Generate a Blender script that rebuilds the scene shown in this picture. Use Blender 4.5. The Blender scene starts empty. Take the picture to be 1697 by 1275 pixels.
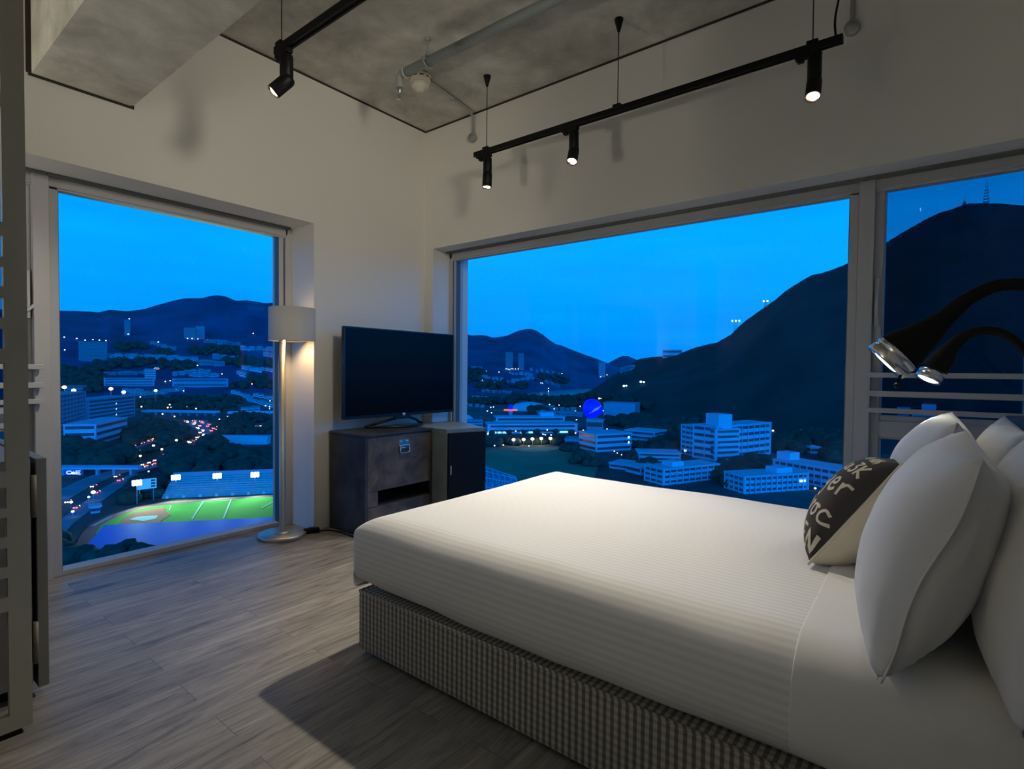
import bpy, bmesh, math, random
from mathutils import Vector, Matrix, noise
from mathutils.bvhtree import BVHTree
random.seed(7)
S = bpy.context.scene
COL = S.collection

# ------------------------------------------------------------ camera
IW, IH, FPX = 1697, 1275, 894.0
CX, CY = 848.5, 637.5
def _d(x, y): return Vector((x-CX, -(y-CY), -FPX)).normalized()
_Y = _d(1547, 621); _X = -_d(-296, 603); _X = (_X - _Y*_X.dot(_Y)).normalized(); _Z = _X.cross(_Y)
ROT = Matrix((_X, _Y, _Z))
EYE = Vector((3.585, -3.317, 1.2))
cam_data = bpy.data.cameras.new('camera'); cam = bpy.data.objects.new('camera', cam_data); COL.objects.link(cam)
cam.matrix_world = Matrix.Translation(EYE) @ ROT.to_4x4()
cam_data.sensor_fit = 'HORIZONTAL'; cam_data.sensor_width = 36.0; cam_data.lens = 36.0*FPX/IW
cam_data.clip_start = 0.02; cam_data.clip_end = 20000
S.camera = cam

# ------------------------------------------------------------ exposure
S.view_settings.view_transform = 'Standard'; S.view_settings.look = 'None'
S.view_settings.gamma = 1.0; S.view_settings.use_curve_mapping = False
S.view_settings.exposure = 0.0
try:
    S.cycles.sample_clamp_indirect = 4.0
    S.cycles.max_bounces = 8; S.cycles.diffuse_bounces = 5; S.cycles.glossy_bounces = 3
    S.cycles.transparent_max_bounces = 12
    S.cycles.caustics_reflective = False; S.cycles.caustics_refractive = False
except Exception: pass

# ------------------------------------------------------------ dusk sky
SKY_BACK = 3.8
W = bpy.data.worlds.new('dusk_sky'); S.world = W; W.use_nodes = True
nt = W.node_tree; nt.nodes.clear()
tc = nt.nodes.new('ShaderNodeTexCoord'); sp = nt.nodes.new('ShaderNodeSeparateXYZ')
cr = nt.nodes.new('ShaderNodeValToRGB'); bg = nt.nodes.new('ShaderNodeBackground'); wo = nt.nodes.new('ShaderNodeOutputWorld')
nt.links.new(tc.outputs['Generated'], sp.inputs[0]); nt.links.new(sp.outputs['Z'], cr.inputs[0])
nt.links.new(cr.outputs[0], bg.inputs[0]); nt.links.new(bg.outputs[0], wo.inputs[0])
e = cr.color_ramp.elements
e[0].position = 0.0; e[0].color = (0.0, 0.25, 0.95, 1)
e[1].position = 1.0; e[1].color = (0.0, 0.015, 0.06, 1)
for p_, c_ in ((0.06, (0.0, 0.31, 1.08, 1)), (0.20, (0.0, 0.41, 1.3, 1)), (0.34, (0.0, 0.34, 1.1, 1)), (0.42, (0.0, 0.14, 0.5, 1)), (0.6, (0.0, 0.04, 0.15, 1))):
    k = e.new(p_); k.color = c_
# streaks of thin cloud
tn = nt.nodes.new('ShaderNodeTexNoise'); mp = nt.nodes.new('ShaderNodeMapping'); mp.inputs['Scale'].default_value = (1.5, 1.5, 14)
tn.inputs['Scale'].default_value = 2.5; tn.inputs['Detail'].default_value = 5
nt.links.new(tc.outputs['Generated'], mp.inputs[0]); nt.links.new(mp.outputs[0], tn.inputs['Vector'])
mr = nt.nodes.new('ShaderNodeMapRange'); mr.inputs[3].default_value = 0.93; mr.inputs[4].default_value = 1.07
mr.inputs[1].default_value = 0.3; mr.inputs[2].default_value = 0.7
nt.links.new(tn.outputs[0], mr.inputs[0])
# the afterglow side of the sky (behind the building) is brighter
dp = nt.nodes.new('ShaderNodeVectorMath'); dp.operation = 'DOT_PRODUCT'; dp.inputs[1].default_value = (0.79, -0.61, 0.1)
nt.links.new(tc.outputs['Generated'], dp.inputs[0])
ag = nt.nodes.new('ShaderNodeMapRange'); ag.inputs[1].default_value = 0.05; ag.inputs[2].default_value = 0.7; ag.inputs[3].default_value = 1.0; ag.inputs[4].default_value = SKY_BACK
nt.links.new(dp.outputs['Value'], ag.inputs[0])
mu = nt.nodes.new('ShaderNodeMath'); mu.operation = 'MULTIPLY'; nt.links.new(mr.outputs[0], mu.inputs[0]); nt.links.new(ag.outputs[0], mu.inputs[1]); nt.links.new(mu.outputs[0], bg.inputs[1])

# ------------------------------------------------------------ lamp settings used by the lamp builders below
SPOT_COL = (1.0, 0.90, 0.74); UP_FILL = 125

# ------------------------------------------------------------ helpers
def at(u, v, **k):
    """point where the sight line of a photo pixel meets an axis plane (used for measuring)"""
    r = ROT @ _d(u, v); (a, val), = k.items(); i = 'xyz'.index(a)
    return EYE + r*((val-EYE[i])/r[i])

def mat(name, col, rough=0.6, metal=0.0, spec=0.5, emit=None, estr=0.0, noise_amt=0.0, nscale=8.0, bump=0.0, bscale=60.0, stretch=(1,1,1), light=True, sheen=0.0, detail=4.0):
    m = bpy.data.materials.new(name); m.use_nodes = True; n = m.node_tree; b = n.nodes['Principled BSDF']
    b.inputs['Base Color'].default_value = (*col, 1); b.inputs['Roughness'].default_value = rough
    b.inputs['Metallic'].default_value = metal; b.inputs['Specular IOR Level'].default_value = spec
    if sheen: b.inputs['Sheen Weight'].default_value = sheen
    if emit: b.inputs['Emission Color'].default_value = (*emit, 1); b.inputs['Emission Strength'].default_value = estr
    if noise_amt or bump:
        t = n.nodes.new('ShaderNodeTexCoord'); mpp = n.nodes.new('ShaderNodeMapping'); mpp.inputs['Scale'].default_value = stretch
        n.links.new(t.outputs['Object'], mpp.inputs[0])
    if noise_amt:
        tx = n.nodes.new('ShaderNodeTexNoise'); tx.inputs['Scale'].default_value = nscale; tx.inputs['Detail'].default_value = detail
        n.links.new(mpp.outputs[0], tx.inputs['Vector'])
        r = n.nodes.new('ShaderNodeMapRange'); r.inputs[1].default_value = 0.3; r.inputs[2].default_value = 0.7
        r.inputs[3].default_value = 1-noise_amt; r.inputs[4].default_value = 1+noise_amt
        n.links.new(tx.outputs[0], r.inputs[0])
        mx = n.nodes.new('ShaderNodeVectorMath'); mx.operation = 'SCALE'; mx.inputs[0].default_value = col
        n.links.new(r.outputs[0], mx.inputs['Scale']); n.links.new(mx.outputs[0], b.inputs['Base Color'])
    if bump:
        t2 = n.nodes.new('ShaderNodeTexNoise'); t2.inputs['Scale'].default_value = bscale; t2.inputs['Detail'].default_value = 3
        n.links.new(mpp.outputs[0], t2.inputs['Vector'])
        bp = n.nodes.new('ShaderNodeBump'); bp.inputs['Strength'].default_value = bump; bp.inputs['Distance'].default_value = 0.002
        n.links.new(t2.outputs[0], bp.inputs['Height']); n.links.new(bp.outputs[0], b.inputs['Normal'])
    if not light:
        try: m.cycles.emission_sampling = 'NONE'
        except Exception: pass
    return m

def glass_mat(name, tint, refl=1.0):
    m = bpy.data.materials.new(name); m.use_nodes = True; n = m.node_tree; n.nodes.clear()
    o = n.nodes.new('ShaderNodeOutputMaterial'); mx = n.nodes.new('ShaderNodeMixShader')
    t = n.nodes.new('ShaderNodeBsdfTransparent'); t.inputs[0].default_value = (*tint, 1)
    g = n.nodes.new('ShaderNodeBsdfGlossy'); g.inputs['Roughness'].default_value = 0.0; g.inputs[0].default_value = (0.9, 0.95, 1, 1)
    f = n.nodes.new('ShaderNodeFresnel'); f.inputs[0].default_value = 1.45
    ge = n.nodes.new('ShaderNodeNewGeometry')
    s1 = n.nodes.new('ShaderNodeMath'); s1.operation = 'SUBTRACT'; s1.inputs[0].default_value = 1
    s2 = n.nodes.new('ShaderNodeMath'); s2.operation = 'MULTIPLY'; s3 = n.nodes.new('ShaderNodeMath'); s3.operation = 'MULTIPLY'; s3.inputs[1].default_value = refl
    n.links.new(ge.outputs['Backfacing'], s1.inputs[1]); n.links.new(f.outputs[0], s2.inputs[0]); n.links.new(s1.outputs[0], s2.inputs[1])
    n.links.new(s2.outputs[0], s3.inputs[0]); n.links.new(s3.outputs[0], mx.inputs[0])
    n.links.new(t.outputs[0], mx.inputs[1]); n.links.new(g.outputs[0], mx.inputs[2]); n.links.new(mx.outputs[0], o.inputs[0])
    return m

def crom(pts, n=6):
    """Catmull-Rom resample of a list of tuples"""
    P = [Vector(p) for p in pts]; P = [P[0]*2-P[1]] + P + [P[-1]*2-P[-2]]; out = []
    for i in range(1, len(P)-2):
        for k in range(n):
            t = k/n; a, b, c, d = P[i-1], P[i], P[i+1], P[i+2]
            out.append(0.5*((2*b)+(c-a)*t+(2*a-5*b+4*c-d)*t*t+(3*b-a-3*c+d)*t**3))
    out.append(P[-2]); return out

class MB:
    def __init__(s): s.bm = bmesh.new()
    def box(s, x0, x1, y0, y1, z0, z1, M=None):
        vs = [s.bm.verts.new((x, y, z)) for x in (x0, x1) for y in (y0, y1) for z in (z0, z1)]
        if M is not None:
            for v in vs: v.co = M @ v.co
        flip = (x1-x0)*(y1-y0)*(z1-z0) < 0
        for q in ((0,1,3,2),(4,6,7,5),(0,4,5,1),(2,3,7,6),(0,2,6,4),(1,5,7,3)):
            s.bm.faces.new([vs[i] for i in (q[::-1] if flip else q)])
        return s
    def prism(s, poly, z0, z1):
        """vertical prism over a counter-clockwise polygon [(x,y)...]"""
        a = 0
        for i in range(len(poly)):
            p, q = poly[i], poly[(i+1) % len(poly)]; a += p[0]*q[1]-q[0]*p[1]
        if a < 0: poly = poly[::-1]
        b = [s.bm.verts.new((p[0], p[1], z0)) for p in poly]; t = [s.bm.verts.new((p[0], p[1], z1)) for p in poly]
        s.bm.faces.new(t); s.bm.faces.new(b[::-1])
        for i in range(len(poly)):
            j = (i+1) % len(poly); s.bm.faces.new((b[i], b[j], t[j], t[i]))
        return s
    def poly(s, pts):
        s.bm.faces.new([s.bm.verts.new(p) for p in pts]); return s
    def tube(s, pts, rad, seg=10, cap=True):
        pts = [Vector(p) for p in pts]; n = len(pts); rings = []
        if not hasattr(rad, '__len__'): rad = [rad]*n
        up = Vector((0.01, 0.02, 1))
        for i, p in enumerate(pts):
            t = (pts[min(i+1, n-1)]-pts[max(i-1, 0)]).normalized()
            if i == 0:
                a = up.cross(t)
                if a.length < 0.05: a = Vector((1, 0, 0)).cross(t)
                a.normalize()
            else:
                a = (a - t*a.dot(t)).normalized()
            b = t.cross(a)
            rings.append([s.bm.verts.new(p+(a*math.cos(k*2*math.pi/seg)+b*math.sin(k*2*math.pi/seg))*rad[i]) for k in range(seg)])
        for i in range(n-1):
            for k in range(seg):
                f = s.bm.faces.new((rings[i][k], rings[i][(k+1) % seg], rings[i+1][(k+1) % seg], rings[i+1][k])); f.smooth = True
        if cap: s.bm.faces.new(rings[0][::-1]); s.bm.faces.new(rings[-1])
        return s
    def lathe(s, prof, M=None, seg=28, c=(0, 0, 0)):
        """prof [(r,z)...] turned about z"""
        c = Vector(c); M = M or Matrix.Identity(4); rings = []
        for r, z in prof:
            if r < 1e-6: rings.append([s.bm.verts.new(M @ (c+Vector((0, 0, z))))])
            else: rings.append([s.bm.verts.new(M @ (c+Vector((r*math.cos(2*math.pi*k/seg), r*math.sin(2*math.pi*k/seg), z)))) for k in range(seg)])
        for i in range(len(rings)-1):
            A, B = rings[i], rings[i+1]
            if len(A) == 1 and len(B) == 1: continue
            for k in range(seg):
                j = (k+1) % seg
                if len(A) == 1: f = s.bm.faces.new((A[0], B[j], B[k]))
                elif len(B) == 1: f = s.bm.faces.new((A[k], A[j], B[0]))
                else: f = s.bm.faces.new((A[k], A[j], B[j], B[k]))
                f.smooth = True
        return s
    def grid(s, fn, nu, nv, closed_u=False):
        V = [[s.bm.verts.new(fn(i/(nu if closed_u else nu-1), j/(nv-1))) for j in range(nv)] for i in range(nu)]
        for i in range(nu if closed_u else nu-1):
            for j in range(nv-1):
                f = s.bm.faces.new((V[i][j], V[(i+1) % nu][j], V[(i+1) % nu][j+1], V[i][j+1])); f.smooth = True
        return s
    def blob(s, c, r, sub=2, amp=0.18, sq=1.0, seed=0):
        g = bmesh.ops.create_icosphere(s.bm, subdivisions=sub, radius=1.0)
        for v in g['verts']:
            d = v.co.copy(); k = 1+amp*noise.noise(d*2.3+Vector((seed*3.1, seed, -seed)))*2
            v.co = Vector(c)+Vector((d.x*r*k, d.y*r*k, d.z*r*k*sq))
        return s
    def build(s, name, m, parent=None, bevel=0, smooth=False, recalc=True, kind=None, seg=2):
        if recalc: bmesh.ops.recalc_face_normals(s.bm, faces=s.bm.faces)
        off = Vector((0, 0, 0))
        if parent is not None:
            q = parent
            while q is not None: off += q.location; q = q.parent
            for v in s.bm.verts: v.co -= off
        me = bpy.data.meshes.new(name); s.bm.to_mesh(me); s.bm.free()
        o = bpy.data.objects.new(name, me); COL.objects.link(o); me.materials.append(m)
        if smooth:
            for p in me.polygons: p.use_smooth = True
        if parent is not None: o.parent = parent
        if bevel:
            b = o.modifiers.new('bevel', 'BEVEL'); b.width = bevel; b.segments = seg; b.limit_method = 'ANGLE'; b.angle_limit = 0.9
        if kind: o['kind'] = kind
        return o

def tag(o, label=None, cat=None, group=None, kind=None):
    if label: o['label'] = label
    if cat: o['category'] = cat
    if group: o['group'] = group
    if kind: o['kind'] = kind
    return o
def empty(name, loc, label=None, cat=None, group=None, kind=None):
    o = bpy.data.objects.new(name, None); COL.objects.link(o); o.location = loc; o.empty_display_size = 0.1
    return tag(o, label, cat, group, kind)
def copy_tree(o, parent=None):
    c = o.copy(); COL.objects.link(c); c.parent = parent
    for ch in [q for q in bpy.data.objects if q.parent == o]: copy_tree(ch, c)
    return c
def light(name, kind, loc, energy, col, parent=None, target=None, **k):
    d = bpy.data.lights.new(name, kind); d.energy = energy; d.color = col
    for a, b in k.items(): setattr(d, a, b)
    o = bpy.data.objects.new(name, d); COL.objects.link(o)
    loc = Vector(loc)
    if target is not None: o.rotation_euler = (Vector(target)-loc).to_track_quat('-Z', 'Y').to_euler()
    if parent is not None:
        q = parent; off = Vector((0, 0, 0))
        while q is not None: off += q.location; q = q.parent
        loc = loc-off; o.parent = parent
    o.location = loc
    return o

# ============================================================ MATERIALS, ROOM
def concrete():
    m = mat('rough_concrete', (0.42, 0.40, 0.35), 0.85, bump=0.5, bscale=25)
    n = m.node_tree; b = n.nodes['Principled BSDF']; t = n.nodes.new('ShaderNodeTexCoord')
    a = n.nodes.new('ShaderNodeTexNoise'); a.inputs['Scale'].default_value = 3.2; a.inputs['Detail'].default_value = 10; a.inputs['Roughness'].default_value = 0.66; a.inputs['Distortion'].default_value = 0.25
    c = n.nodes.new('ShaderNodeValToRGB'); c.color_ramp.elements[0].position = 0.3; c.color_ramp.elements[0].color = (0.33, 0.32, 0.27, 1)
    c.color_ramp.elements[1].position = 0.72; c.color_ramp.elements[1].color = (0.70, 0.68, 0.60, 1)
    n.links.new(t.outputs['Object'], a.inputs['Vector']); n.links.new(a.outputs[0], c.inputs[0]); n.links.new(c.outputs[0], b.inputs['Base Color'])
    return m
def wood_floor():
    m = bpy.data.materials.new('grey_oak_planks'); m.use_nodes = True; n = m.node_tree; L = n.links.new; b = n.nodes['Principled BSDF']
    t = n.nodes.new('ShaderNodeTexCoord'); mp = n.nodes.new('ShaderNodeMapping'); mp.inputs['Rotation'].default_value = (0, 0, math.pi/2)
    L(t.outputs['Object'], mp.inputs[0])
    br = n.nodes.new('ShaderNodeTexBrick'); br.inputs['Scale'].default_value = 1.0; br.inputs['Brick Width'].default_value = 1.25; br.inputs['Row Height'].default_value = 0.152
    br.inputs['Mortar Size'].default_value = 0.0012; br.inputs['Mortar Smooth'].default_value = 0.2; br.offset = 0.37; br.inputs['Bias'].default_value = 0.0
    br.inputs['Color1'].default_value = (0, 0, 0, 1); br.inputs['Color2'].default_value = (1, 1, 1, 1); br.inputs['Mortar'].default_value = (0.5, 0.5, 0.5, 1)
    L(mp.outputs[0], br.inputs['Vector'])
    # per plank offset of the grain
    off = n.nodes.new('ShaderNodeVectorMath'); off.operation = 'MULTIPLY_ADD'; off.inputs[1].default_value = (7.3, 3.1, 0)
    L(br.outputs['Color'], off.inputs[0]); L(mp.outputs[0], off.inputs[2])
    st = n.nodes.new('ShaderNodeMapping'); st.inputs['Scale'].default_value = (.85, 8, 1); L(off.outputs[0], st.inputs[0])
    g1 = n.nodes.new('ShaderNodeTexNoise'); g1.inputs['Scale'].default_value = 2.2; g1.inputs['Detail'].default_value = 10; g1.inputs['Roughness'].default_value = 0.68; g1.inputs['Distortion'].default_value = 1.6
    L(st.outputs[0], g1.inputs['Vector'])
    st2 = n.nodes.new('ShaderNodeMapping'); st2.inputs['Scale'].default_value = (3, 60, 1); L(off.outputs[0], st2.inputs[0])
    g2 = n.nodes.new('ShaderNodeTexNoise'); g2.inputs['Scale'].default_value = 2.0; g2.inputs['Detail'].default_value = 4; L(st2.outputs[0], g2.inputs['Vector'])
    cr = n.nodes.new('ShaderNodeValToRGB'); q = cr.color_ramp.elements
    q[0].position = 0.28; q[0].color = (0.085, 0.074, 0.062, 1); q[1].position = 0.72; q[1].color = (0.38, 0.35, 0.31, 1)
    w = q.new(0.45); w.color = (0.22, 0.20, 0.175, 1)
    kn = n.nodes.new('ShaderNodeTexVoronoi'); kn.inputs['Scale'].default_value = 1.0; km = n.nodes.new('ShaderNodeMapping'); km.inputs['Scale'].default_value = (1.0, 3.2, 1); L(off.outputs[0], km.inputs[0]); L(km.outputs[0], kn.inputs['Vector'])
    kr = n.nodes.new('ShaderNodeMapRange'); kr.inputs[1].default_value = 0.02; kr.inputs[2].default_value = 0.16; kr.inputs[3].default_value = 0.30; kr.inputs[4].default_value = 0.0; L(kn.outputs['Distance'], kr.inputs[0])
    ks = n.nodes.new('ShaderNodeMath'); ks.operation = 'SUBTRACT'; ks.use_clamp = True; L(g1.outputs[0], ks.inputs[0]); L(kr.outputs[0], ks.inputs[1])
    L(ks.outputs[0], cr.inputs[0])
    m1 = n.nodes.new('ShaderNodeMapRange'); m1.inputs[3].default_value = 0.84; m1.inputs[4].default_value = 1.14; m1.inputs[1].default_value = 0.3; m1.inputs[2].default_value = 0.7; L(g2.outputs[0], m1.inputs[0])
    m2 = n.nodes.new('ShaderNodeMapRange'); m2.inputs[3].default_value = 0.86; m2.inputs[4].default_value = 1.12; L(br.outputs['Color'], m2.inputs[0])
    m3 = n.nodes.new('ShaderNodeMath'); m3.operation = 'MULTIPLY'; L(m1.outputs[0], m3.inputs[0]); L(m2.outputs[0], m3.inputs[1])
    sc = n.nodes.new('ShaderNodeVectorMath'); sc.operation = 'SCALE'; L(cr.outputs[0], sc.inputs[0]); L(m3.outputs[0], sc.inputs['Scale'])
    mo = n.nodes.new('ShaderNodeMix'); mo.data_type = 'RGBA'; L(br.outputs['Fac'], mo.inputs[0]); L(sc.outputs[0], mo.inputs[6]); mo.inputs[7].default_value = (0.10, 0.09, 0.08, 1)
    L(mo.outputs[2], b.inputs['Base Color']); b.inputs['Roughness'].default_value = 0.42; b.inputs['Specular IOR Level'].default_value = 0.45
    bp = n.nodes.new('ShaderNodeBump'); bp.inputs['Strength'].default_value = 0.25; bp.inputs['Distance'].default_value = 0.002; L(g1.outputs[0], bp.inputs['Height']); L(bp.outputs[0], b.inputs['Normal'])
    return m
def slate(name, base, hi):
    m = mat(name, base, 0.38, spec=0.5); n = m.node_tree; b = n.nodes['Principled BSDF']; t = n.nodes.new('ShaderNodeTexCoord')
    a = n.nodes.new('ShaderNodeTexNoise'); a.inputs['Scale'].default_value = 5.5; a.inputs['Detail'].default_value = 9; a.inputs['Roughness'].default_value = 0.65; a.inputs['Distortion'].default_value = 0.5
    c = n.nodes.new('ShaderNodeValToRGB'); c.color_ramp.elements[0].position = 0.38; c.color_ramp.elements[0].color = (*base, 1)
    c.color_ramp.elements[1].position = 0.75; c.color_ramp.elements[1].color = (*hi, 1)
    n.links.new(t.outputs['Object'], a.inputs['Vector']); n.links.new(a.outputs[0], c.inputs[0]); n.links.new(c.outputs[0], b.inputs['Base Color'])
    return m
def wave_stripe(name, c1, c2, axis, period, rough, base_bump=0.2):
    m = mat(name, c1, rough, sheen=0.3, bump=base_bump, bscale=40); n = m.node_tree; b = n.nodes['Principled BSDF']
    t = n.nodes.new('ShaderNodeTexCoord'); s = n.nodes.new('ShaderNodeSeparateXYZ'); n.links.new(t.outputs['UV'], s.inputs[0])
    a = n.nodes.new('ShaderNodeMath'); a.operation = 'MULTIPLY'; a.inputs[1].default_value = 1/period; n.links.new(s.outputs[axis], a.inputs[0])
    f = n.nodes.new('ShaderNodeMath'); f.operation = 'FRACT'; n.links.new(a.outputs[0], f.inputs[0])
    r = n.nodes.new('ShaderNodeValToRGB'); q = r.color_ramp.elements; q[0].position = 0.44; q[0].color = (*c1, 1); q[1].position = 0.5; q[1].color = (*c2, 1)
    k = q.new(0.94); k.color = (*c2, 1); k = q.new(1.0); k.color = (*c1, 1)
    n.links.new(f.outputs[0], r.inputs[0]); n.links.new(r.outputs[0], b.inputs['Base Color'])
    rr = n.nodes.new('ShaderNodeMapRange'); rr.inputs[3].default_value = rough; rr.inputs[4].default_value = rough-0.22
    n.links.new(r.outputs[0], rr.inputs[0]); 
    return m
def gingham():
    m = mat('checked_fabric', (0.5, 0.48, 0.4), 0.9, sheen=0.2, bump=0.5, bscale=300); n = m.node_tree; b = n.nodes['Principled BSDF']; L = n.links.new
    t = n.nodes.new('ShaderNodeTexCoord'); s = n.nodes.new('ShaderNodeSeparateXYZ'); L(t.outputs['UV'], s.inputs[0]); fs = []
    for ax, per, w in (('X', 0.0235, 0.5), ('Y', 0.0235, 0.5)):
        a = n.nodes.new('ShaderNodeMath'); a.operation = 'MULTIPLY'; a.inputs[1].default_value = 1/per; L(s.outputs[ax], a.inputs[0])
        f = n.nodes.new('ShaderNodeMath'); f.operation = 'FRACT'; L(a.outputs[0], f.inputs[0])
        r = n.nodes.new('ShaderNodeValToRGB'); q = r.color_ramp.elements; q[0].position = 0.42; q[0].color = (0, 0, 0, 1); q[1].position = 0.52; q[1].color = (1, 1, 1, 1)
        k = q.new(0.9); k.color = (1, 1, 1, 1); k = q.new(1.0); k.color = (0, 0, 0, 1)
        L(f.outputs[0], r.inputs[0]); fs.append(r)
    mx = n.nodes.new('ShaderNodeMix'); mx.data_type = 'RGBA'; L(fs[0].outputs[0], mx.inputs[0]); mx.inputs[6].default_value = (0.50, 0.48, 0.41, 1); mx.inputs[7].default_value = (0.17, 0.16, 0.135, 1)
    m2 = n.nodes.new('ShaderNodeMix'); m2.data_type = 'RGBA'; m2.blend_type = 'MULTIPLY'; L(fs[1].outputs[0], m2.inputs[0]); L(mx.outputs[2], m2.inputs[6]); m2.inputs[7].default_value = (0.76, 0.72, 0.67, 1)
    L(m2.outputs[2], b.inputs['Base Color'])
    return m

M_wall = mat('wall_plaster', (0.80, 0.78, 0.725), 0.75, bump=0.1, bscale=90)
M_conc = concrete(); M_floor = wood_floor()
M_gap = mat('shadow_gap', (0.035, 0.032, 0.025), 0.9)
M_alu = mat('window_frame_paint', (0.50, 0.50, 0.50), 0.4, spec=0.4)
M_aludark = mat('window_gasket', (0.10, 0.12, 0.13), 0.5)
M_glass = glass_mat('window_glass', (0.99, 1.0, 1.0), .33); M_glass2 = glass_mat('tinted_window_glass', (0.5, 0.58, 0.64), .40)
M_black = mat('black_metal', (0.004, 0.004, 0.004), 0.5, spec=.25)
M_blacksoft = mat('black_rubber', (0.003, 0.003, 0.003), 0.75, spec=.25)
M_slot = mat('blind_slot', (0.13, 0.14, 0.13), 0.8)
M_chrome = mat('chrome', (0.72, 0.72, 0.72), 0.24, 1.0)
M_brush = mat('brushed_nickel', (0.52, 0.49, 0.42), 0.42, 0.85)
M_galv = mat('galvanised_pipe', (0.30, 0.34, 0.33), 0.5, 0.35)
M_conduit = mat('painted_conduit', (0.33, 0.34, 0.31), 0.6)
M_cream = mat('cream_plastic', (0.60, 0.57, 0.46), 0.5)
M_lens = mat('spot_led', (1, 1, 1), 0.4, emit=(1.0, 0.93, 0.80), estr=14)
M_bezel = mat('copper_reflector', (0.75, 0.42, 0.28), 0.25, 1.0)
M_hinge = mat('hinge_metal', (0.22, 0.19, 0.14), 0.55, 0.3)
M_screenpaint = mat('screen_paint', (0.36, 0.35, 0.29), 0.55)
M_steel = mat('stainless_steel', (0.30, 0.30, 0.28), 0.45, 0.8)
M_slateL = slate('slate_laminate', (0.055, 0.046, 0.040), (0.20, 0.155, 0.125))
M_slateD = slate('dark_slate_laminate', (0.018, 0.019, 0.022), (0.07, 0.07, 0.075))
M_slateSky = slate('sky_tinted_slate_laminate', (0.17, 0.22, 0.24), (0.27, 0.32, 0.34))  # paler blue-grey slate, the window's sky light is put into this colour
M_cavity = mat('cabinet_cavity', (0.02, 0.017, 0.015), 0.8)
M_tv = mat('tv_glass', (0.003, 0.003, 0.004), 0.22, spec=0.12)
M_tvb = mat('tv_plastic', (0.006, 0.006, 0.007), 0.25)
M_shade = mat('linen_shade', (0.62, 0.60, 0.55), 0.8)
M_sheet = mat('white_cotton', (0.80, 0.79, 0.76), 0.75, sheen=0.3, bump=0.15, bscale=18)
M_pillow = mat('white_pillowcase', (0.80, 0.79, 0.77), 0.7, sheen=0.3, bump=0.35, bscale=9, stretch=(1, 1, 1))
M_duvet = wave_stripe('satin_stripe_cotton', (0.80, 0.79, 0.76), (0.725, 0.715, 0.685), 'Y', 0.023, 0.75)
M_check = gingham()
M_cushd = mat('brown_print_fabric', (0.045, 0.038, 0.034), 0.9, bump=0.4, bscale=300)
M_cushc = mat('cream_cushion_fabric', (0.70, 0.63, 0.49), 0.85, bump=0.4, bscale=300)

# ============================================================ ROOM SHELL
H = 3.3; HO = 2.26; XR = 4.05; YB = -5.4
struct = lambda mb, name, m, **k: mb.build(name, m, kind='structure', **k)
struct(MB().box(-0.45, XR+.2, YB-.2, 0.45, -0.2, 0), 'floor', M_floor)
struct(MB().box(-0.45, XR+.2, YB-.2, 0.45, H, H+.2), 'ceiling', M_conc)
struct(MB().box(0, XR, -2.65, -2.22, 2.66, H), 'trim_beam', M_conc)
w = MB(); w.box(-0.45, 0, -1.09, 0.45, 0, H); w.box(-0.45, 0, -4.6, -1.09, HO, H); w.box(-0.45, 0, YB-.2, -4.6, 0, H)
struct(w, 'wall_left', M_wall)
w = MB(); w.box(0.0, 0.106, 0, 0.45, 0, H); w.box(0.106, 3.98, 0, 0.45, HO, H); w.box(3.98, XR+.2, 0, 0.45, 0, H)
struct(w, 'wall_right', M_wall)
struct(MB().box(XR, XR+.2, YB-.2, 0.0, 0, H), 'wall_headboard', M_wall)
struct(MB().box(0, XR, YB-.2, YB, 0, H), 'wall_back', M_wall)
# dark shadow gaps where plaster meets concrete
g = MB(); t = .013; p = .006
g.box(0, p, -2.22, 0, H-t, H); g.box(0, XR, -p, 0, H-t, H); struct(g, 'trim_1', M_gap)
g = MB(); g.box(0, p, -2.65-t, -2.22+t*.6, 2.66-t, 2.66); g.box(0, p, -2.65-t*1.6, -2.65, 2.66, H); g.box(0, p*3, -2.23, -2.215, 2.66-t, 2.675); struct(g, 'trim_2', M_gap)

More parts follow.
